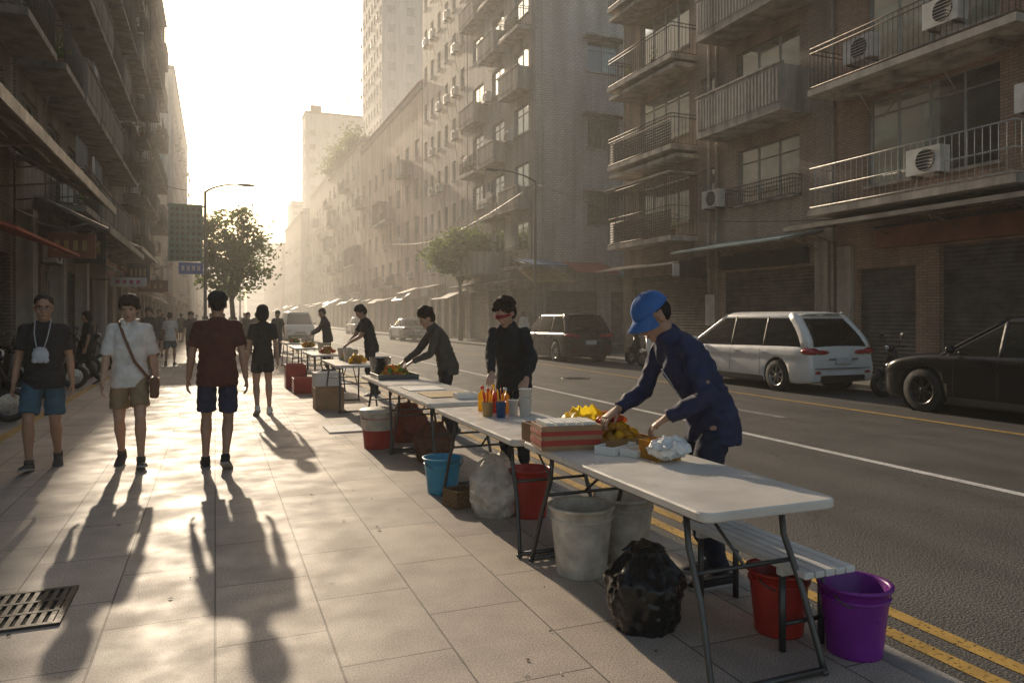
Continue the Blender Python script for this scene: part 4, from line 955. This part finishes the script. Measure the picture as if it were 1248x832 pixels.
    if hair=='short':
        h.ell(hc(0,-.018,.056),(.080,.092,.076),HM,0,20,12); h.ell(hc(0,-.050,.012),(.074,.058,.078),HM,0,18,12)
    elif hair=='full':
        h.ell(hc(0,-.010,.060),(.088,.098,.080),HM,0,20,12); h.ell(hc(0,-.045,.005),(.086,.070,.095),HM,0,18,12); h.ell(hc(.01,.060,.074),(.060,.034,.026),HM,0,14,8)
        for sx in(-1,1): h.ell(hc(sx*.070,.01,.03),(.02,.04,.045),HM,0,12,8)
    elif hair=='curly':
        rz=random.Random(4); h.ell(hc(0,-.015,.05),(.086,.094,.080),HM,0,20,12); h.ell(hc(0,-.045,.0),(.086,.070,.095),HM,0,18,12)
        for i in range(90):
            a=rz.uniform(0,6.3); e=rz.uniform(-.2,1.4); q=V((math.cos(a)*math.cos(e)*.090,math.sin(a)*math.cos(e)*.097-.02,math.sin(e)*.085+.05))
            if q.y>.05 and q.z<.075: continue
            h.ell(hc(*q),rz.uniform(.014,.027),HM,0,8,6)
    elif hair=='long':
        h.ell(hc(0,-.012,.055),(.086,.096,.080),HM,0,20,12); h.ell(hc(0,-.045,-.03),(.085,.065,.11),HM,0,18,12)
        for sx in(-1,1): h.ell(hc(sx*.075,-.01,-.01),(.02,.045,.07),HM,0,12,8)
    linkmesh(remeshed(h,.006 if vox<.012 else .01,2,lambda c:.005*noise.noise(c*70)+.004*noise.noise(V((c.x*170,c.y*170,c.z*50)))),'hair',hm_,r_)
    if cap:
        h=MB(); rs=[]
        for i in range(11):
            a=math.pi/2*i/10*.98; rs.append([hc(math.cos(a)*math.cos(bb)*.090,-.010+math.cos(a)*math.sin(bb)*.106,.042+math.sin(a)**.9*.092) for bb in [2*math.pi*k/28 for k in range(28)]])
        h.rings(rs,0,True,False); h.ell(hc(0,-.010,.134),.007,None,0,8,5)
        for kk in range(6):
            bb=math.pi*kk/3+.52; h.tube([hc(math.cos(a)*math.cos(bb)*.0905,-.010+math.cos(a)*math.sin(bb)*.1065,.042+math.sin(a)**.9*.0925) for a in [math.pi/2*i/8*.97 for i in range(9)]],.0013,0,5)
        h.tube([hc(math.cos(t)*.091,-.010+math.sin(t)*.107,.044) for t in [2*math.pi*i/28 for i in range(28)]],.003,0,6,closed=True)
        if cap[1]:
            n=15; up_=[]
            for j in range(6):
                row=[]
                for i in range(n):
                    t=rad(22+136*i/(n-1)); k=math.sin((t-rad(22))/rad(136)*math.pi)**.55 if 0<i<n-1 else 0; e=j/5
                    row.append(hc(math.cos(t)*.089*(1-.05*e),-.010+math.sin(t)*.105+.070*e*k,.043-.020*e-.016*e*(math.cos(t)**2)*4))
                up_.append(row)
            for j in range(5):
                for i in range(n-1): h.quad([up_[j][i],up_[j][i+1],up_[j+1][i+1],up_[j+1][i]],0,True); h.quad([p-hu*.004 for p in (up_[j][i],up_[j][i+1],up_[j+1][i+1],up_[j+1][i])],0,True)
        localobj(h,'cap',cap[0],r_)
    def fold(c,amp=.006*folds):
        n1=noise.noise(V((c.x*8+c.z*6,c.y*8,c.z*11))); n2=noise.noise(V((c.x*18+3,c.y*18+c.z*9,c.z*16)))
        return amp*((1-abs(n1)*2.6)*.9+n2*.7)
    j=top=='jacket'; o_=.006 if j else 0
    t=MB(); hem=.13 if j else .12
    t.tube([P0-hem*dv(lean*.2),P0-.02*dv(lean),P1,P2,P2+.08*LU,P2+.13*LU,P2+.165*LU,P3+(.025 if j else -.005)*LU],
        [((.174+o_)*wd,.130+o_+belly*.4),((.172+o_)*wd,.128+o_+belly*.9),((.152+o_)*wd,.112+o_+belly),((.162+o_)*wd,.122+o_+belly*.3),((.160+o_)*wd,.104+o_),((.142+o_)*wd,.086+o_),(.102+o_,.070+o_),(.064+o_,.060+o_)],0,24,xaxis=(1,0,0))
    for i,(a,el,wr) in enumerate(arms):
        t.tube([P3-.06*LU,P3-.055*LU+(a-P3)*.5+.02*LU,a],[.055,.050,.050],0,14); c=P2+.08*LU; t.tube([c,a],[(.07,.07),(.054+o_*.5,.054+o_*.5)],0,14); t.ell(a,.0525+o_*.5,None,0,14,10)
        if j:
            t.tube([a,a.lerp(el,.5),el],[.055,.053,.047],0,16); t.ell(el,.047,None,0,12,8); t.tube([el,el.lerp(wr,.5),wr.lerp(el,.06)],[.047,.042,.035],0,16)
        elif top=='half': t.tube([a,a.lerp(el,.5),a.lerp(el,.92)],[.053,.056,.060],0,16)
        else: t.tube([a,a.lerp(el,.4),a.lerp(el,.72)],[.053,.056,.061],0,16)
    linkmesh(remeshed(t,max(vox,.009),2,fold),'jacket' if j else 'shirt',topm,r_)
    t=MB(); t.tube([P0+.07*dv(lean*.6),P0,P0-V((0,0,.10))],[(.140*wd,.10+belly*.5),(.150*wd,.108),(.148*wd,.108)],0,22,xaxis=(1,0,0))
    for i,(hip,kn,an) in enumerate(leg):
        t.ell(hip,.084,None,0,14,10)
        if bot=='shorts': t.tube([hip,hip.lerp(kn,.4),hip.lerp(kn,short_len)],[.084,.088,.088],0,18)
        else:
            t.tube([hip,hip.lerp(kn,.45),kn],[.084,.078,.062],0,18); t.ell(kn,.061,None,0,12,8); t.tube([kn,kn.lerp(an,.35),kn.lerp(an,.97)],[.061,.060,.053],0,18)
    linkmesh(remeshed(t,max(vox,.009),2,fold),'shorts' if bot=='shorts' else 'trousers',botm,r_)
    for i,(an,f,up) in enumerate(feet):
        t=MB(); lat=f.cross(up).normalized(); g0=an-up*.085
        sec=[(-.075,.028,.055),(-.05,.038,.075),(.0,.040,.085),(.05,.041,.066),(.10,.047,.050),(.15,.046,.042),(.185,.032,.032),(.20,.014,.02)]; rs=[]
        for y_,w_,h_ in sec: rs.append([g0+f*y_+lat*math.cos(a)*w_+up*max(h_*.5+math.sin(a)*h_*.5,.012) for a in [2*math.pi*k/16 for k in range(16)]])
        t.rings(rs,0,True); t.tube([an-up*.03,an+up*.02],[(.043),(.042)],0,12); sol=[]
        for e,zz in((0,.0),(.003,.004),(.003,.016),(0,.02)): sol.append([g0+f*y_+lat*(w_*.98+e)+up*zz for y_,w_,h_ in sec]+[g0+f*y_-lat*(w_*.98+e)+up*zz for y_,w_,h_ in sec[::-1]])
        t.rings(sol,1,True); localobj(t,'shoe_'+'lr'[i],[shoem or M_plast,M_sole],r_,recalc=True)
    if extras: extras(r_,dict(P0=P0,P1=P1,P2=P2,P3=P3,Hc=Hc,hc=hc,arms=arms,sh=sh,lean=lean))
    return r_
def cloth(n,c,r=.85): return mat(n,c,r,0,.22,10,.3,260)
C_blk=cloth('black_cloth',(.020,.020,.022)); C_navy=cloth('navy_cloth',(.022,.028,.07)); C_mar=cloth('maroon_cloth',(.10,.026,.018)); C_wht=cloth('white_shirt_cloth',(.74,.70,.66)); C_khk=cloth('khaki_cloth',(.30,.21,.12)); C_teal=cloth('blue_shorts_cloth',(.045,.11,.16)); C_gry=cloth('grey_brown_cloth',(.085,.07,.058)); C_dnim=cloth('dark_denim',(.02,.025,.05)); C_cap=cloth('blue_cap_cloth',(.04,.14,.40)); C_visor=cloth('red_visor_cloth',(.30,.03,.03)); C_jk=cloth('navy_jacket_cloth',(.018,.024,.075),.7)
M_strap=mat('strap',(.5,.5,.52),.6); M_leather=mat('brown_leather',(.16,.065,.03),.5)
def ex_pouch(r_,j):
    b=MB(); P2=j['P2']; P1=j['P1']
    for sx in(-1,1): b.tube([j['P3']+V((sx*.05,-.04,.02)),j['P3']+V((sx*.068,.03,.005)),P2+V((sx*.06,.118,.08)),P2+V((sx*.045,.140,.0)),P1+V((sx*.03,.165,.14))],.005,0,6)
    b.ell(P1+V((.0,.165,.07)),(.072,.034,.078),None,1,18,12); b.ell(P1+V((-.045,.165,.02)),(.03,.03,.03),None,1,12,8); b.ell(P1+V((.045,.165,.02)),(.03,.03,.03),None,1,12,8)
    b.tube([P1+V((-.05,.172,.12)),P1+V((0,.185,.135)),P1+V((.05,.172,.12))],.016,1,8)
    b.box(tuple(P1+V((-.045,.197,.05))),tuple(P1+V((.045,.202,.055))),0); localobj(b,'chest_pouch',[M_strap,mat('pouch_white',(.52,.54,.60),.6)],r_)
    g=MB(); hc=j['hc']
    for sx in(-1,1): g.tube([hc(sx*.033+math.cos(a)*.022,.100,.002+math.sin(a)*.017) for a in [2*math.pi*k/16 for k in range(16)]],.0016,0,5,closed=True); g.tube([hc(sx*.055,.098,.006),hc(sx*.078,-.0,.008)],.0016,0,5)
    g.tube([hc(-.011,.103,.004),hc(.011,.103,.004)],.0016,0,5); localobj(g,'glasses',M_plast,r_)
def ex_bag(r_,j):
    b=MB(); P0=j['P0']; P2=j['P2']; P3=j['P3']
    b.tube([P3+V((.085,-.03,.0)),P3+V((.085,.05,-.03)),P2+V((.04,.134,.04)),j['P1']+V((-.05,.138,0)),P0+V((-.15,.11,-.0)),P0+V((-.195,.05,-.05))],[(.014,.004)]*6,0,8)
    b.tube([P3+V((.085,-.03,.0)),P2+V((.02,-.14,.02)),P0+V((-.15,-.10,0)),P0+V((-.195,-.03,-.05))],[(.014,.004)]*4,0,8)
    o=MB(); c=P0+V((-.225,.03,-.13)); o.box(tuple(c-V((.04,.13,.10))),tuple(c+V((.04,.13,.10)))); o.box(tuple(c+V((-.046,-.132,-.02))),tuple(c+V((.043,.132,.104))))
    localobj(o,'shoulder_bag',M_leather,r_,bevel=.02); localobj(b,'bag_strap',M_leather,r_)
    t=MB()
    for sx in(-1,1): t.tube([P3+V((sx*.066,-.04,.015)),P3+V((sx*.066,.03,.01)),P3+V((sx*.03,.085,-.035))],[(.02,.006)]*3,0,8)
    for k in range(5): t.ell(P2.lerp(j['P0'],k/5)+V((0,.138,.05)),.005,None,1,8,4)
    localobj(t,'collar',[C_wht,M_sole],r_)
human('pedestrian_man',(-1.56,8.45,0),180,1.72,1,4,8,legs=((-.10,14),(.20,-10)),hands=[(-.25,.02,.80),(.25,.06,.80)],topm=C_blk,botm=C_teal,belly=.03,wd=1.04,hair='short',extras=ex_pouch,shoem=C_gry,sk=0,vox=.010,short_len=.86)
human('pedestrian_man',(-.79,8.25,0),182,1.72,2,16,-8,legs=((.20,-10),(-.12,18)),hands=[(-.25,-.04,.80),(.23,.12,.84)],top='half',topm=C_wht,botm=C_khk,hair='full',hairm=M_hairb,extras=ex_bag,shoem=C_gry,sk=1,short_len=.72)
human('pedestrian_man',(.02,7.9,0),-4,1.76,2,4,5,legs=((.10,-6),(-.10,24)),hands=[(-.27,.06,.82),(.27,-.06,.82)],topm=C_mar,botm=C_navy,hair='short',cap=(C_blk,True),wd=1.10,belly=.02,shoem=C_blk,sk=0,short_len=.86)
human('pedestrian_woman',(.67,11.86,0),0,1.68,2,5,0,legs=((-.08,24),(.16,-8)),hands=[(-.23,.06,.82),(.23,-.04,.80)],topm=C_blk,botm=C_blk,hair='long',wd=.92,shoem=M_foam,sk=1,short_len=.55,vox=.012)
pal=[((0,.1,-1),(1,.2,0),(0,.8,-.6)),((0,.1,-1),(-1,.2,0),(0,.8,-.6))]
def ex_zip(r_,j):
    b=MB(); P2=j['P2'];P1=j['P1'];P0=j['P0']; b.tube([P1+V((0,.135,-.02)),P2+V((0,.146,-.03))],.004,0,6); localobj(b,'zip',M_strap,r_)
human('street_vendor',(2.60,3.50,0),80,1.76,31,38,6,legs=((.10,0,.13),(.02,0,.13)),hands=[(2.27,3.40,.95),(2.16,3.74,.96)],world=True,pz=.90,top='jacket',topm=C_jk,bot='pants',botm=C_dnim,shoem=C_blk,hair='short',cap=(C_cap,True),sk=0,vox=.009,curl=.6,palm=pal,wd=1.03,extras=ex_zip,folds=1.8,py=-.03,poles=[(-.7,-.6,-.5),(.7,-.6,-.5)])
def ex_vis(r_,j):
    b=MB(); hc=j['hc']; n=13
    for q in range(4):
        for i in range(n-1):
            def P(a,c): t=rad(25+130*a/(n-1)); k=1+.30*(c/4)*max(0,math.sin(math.pi*a/(n-1)))**.6; return hc(math.cos(t)*.088,-.008+math.sin(t)*.108*k,.036-.022*c/4-.02*math.cos(t)**2)
            b.quad([P(i,q),P(i+1,q),P(i+1,q+1),P(i,q+1)],0,True)
    localobj(b,'visor',C_visor,r_)
human('street_vendor',(2.68,6.62,0),138,1.72,20,30,-12,legs=((.10,0,.12),(0,0,.12)),hands=[(2.60,6.12,.93),(2.30,6.22,.94)],world=True,pz=.91,top='jacket',topm=C_blk,bot='pants',botm=C_blk,hair='curly',hairm=M_hairb,sk=1,vox=.011,curl=.8,palm=pal,extras=ex_vis,poles=[(-.8,-.5,-.5),(.8,-.5,-.5)])
human('street_vendor',(2.72,8.95,0),88,1.68,24,34,5,legs=((.10,0,.12),(0,0,.12)),hands=[(2.24,8.85,.94),(2.2,9.1,.93)],world=True,pz=.91,top='jacket',topm=C_gry,bot='pants',botm=C_blk,hair='curly',hairm=M_hairb,sk=1,vox=.012,curl=.7,palm=pal,wd=.98)
human('street_vendor',(2.75,14.0,0),95,1.76,16,30,0,legs=((.10,0,.12),(0,0,.12)),hands=[(2.3,13.85,1.0),(2.3,14.1,.95)],world=True,top='tee',topm=C_blk,bot='pants',botm=C_blk,hair='full',vox=.016,palm=pal)
human('street_vendor',(2.85,20.6,0),70,1.74,12,20,0,legs=((.10,0,.12),(0,0,.12)),hands=[(2.4,20.5,1.0),(2.4,20.8,1.0)],world=True,top='jacket',topm=C_blk,bot='pants',botm=C_blk,hair='short',vox=.02,palm=pal)
fp=[(-1.28,24.8,0,C_wht,C_teal),(-.75,26.7,180,C_blk,C_blk),(2.5,33.5,180,C_blk,C_dnim),(-1.9,30,180,C_gry,C_blk),(-2.2,36,180,C_wht,C_dnim),(-.2,42,0,C_blk,C_blk),(1.6,46,180,C_gry,C_dnim),(-1.6,21.5,170,C_gry,C_khk),(-2.6,18.6,100,C_blk,C_blk),(1.0,52,180,C_blk,C_blk),(2.1,28,180,C_blk,C_dnim),(13.9,33,0,C_wht,C_dnim),(-1.2,56,0,C_wht,C_blk),(.2,64,180,C_blk,C_blk),(1.9,38.5,0,C_mar,C_blk),(-2.0,27,180,C_mar,C_blk),(.3,33,0,C_blk,C_dnim),(1.2,31,180,C_gry,C_blk),(-1.0,38,180,C_blk,C_dnim),(.9,43,0,C_blk,C_blk),(2.2,44,180,C_wht,C_blk),(-1.8,46,0,C_blk,C_blk)]
for i,(x,y,yw,a,c) in enumerate(fp):
    human('distant_pedestrian',(x,y,0),yw+(i%3-1)*8,1.62+.04*(i%4),3,4,0,legs=((.2,-8),(-.14,22)) if i%2 else ((-.12,20),(.22,-8)),topm=a,bot='pants' if i%3 else 'shorts',botm=c,hair=['short','full','long'][i%3],vox=.02,sk=i%2,top='jacket' if i%4==3 else 'tee')
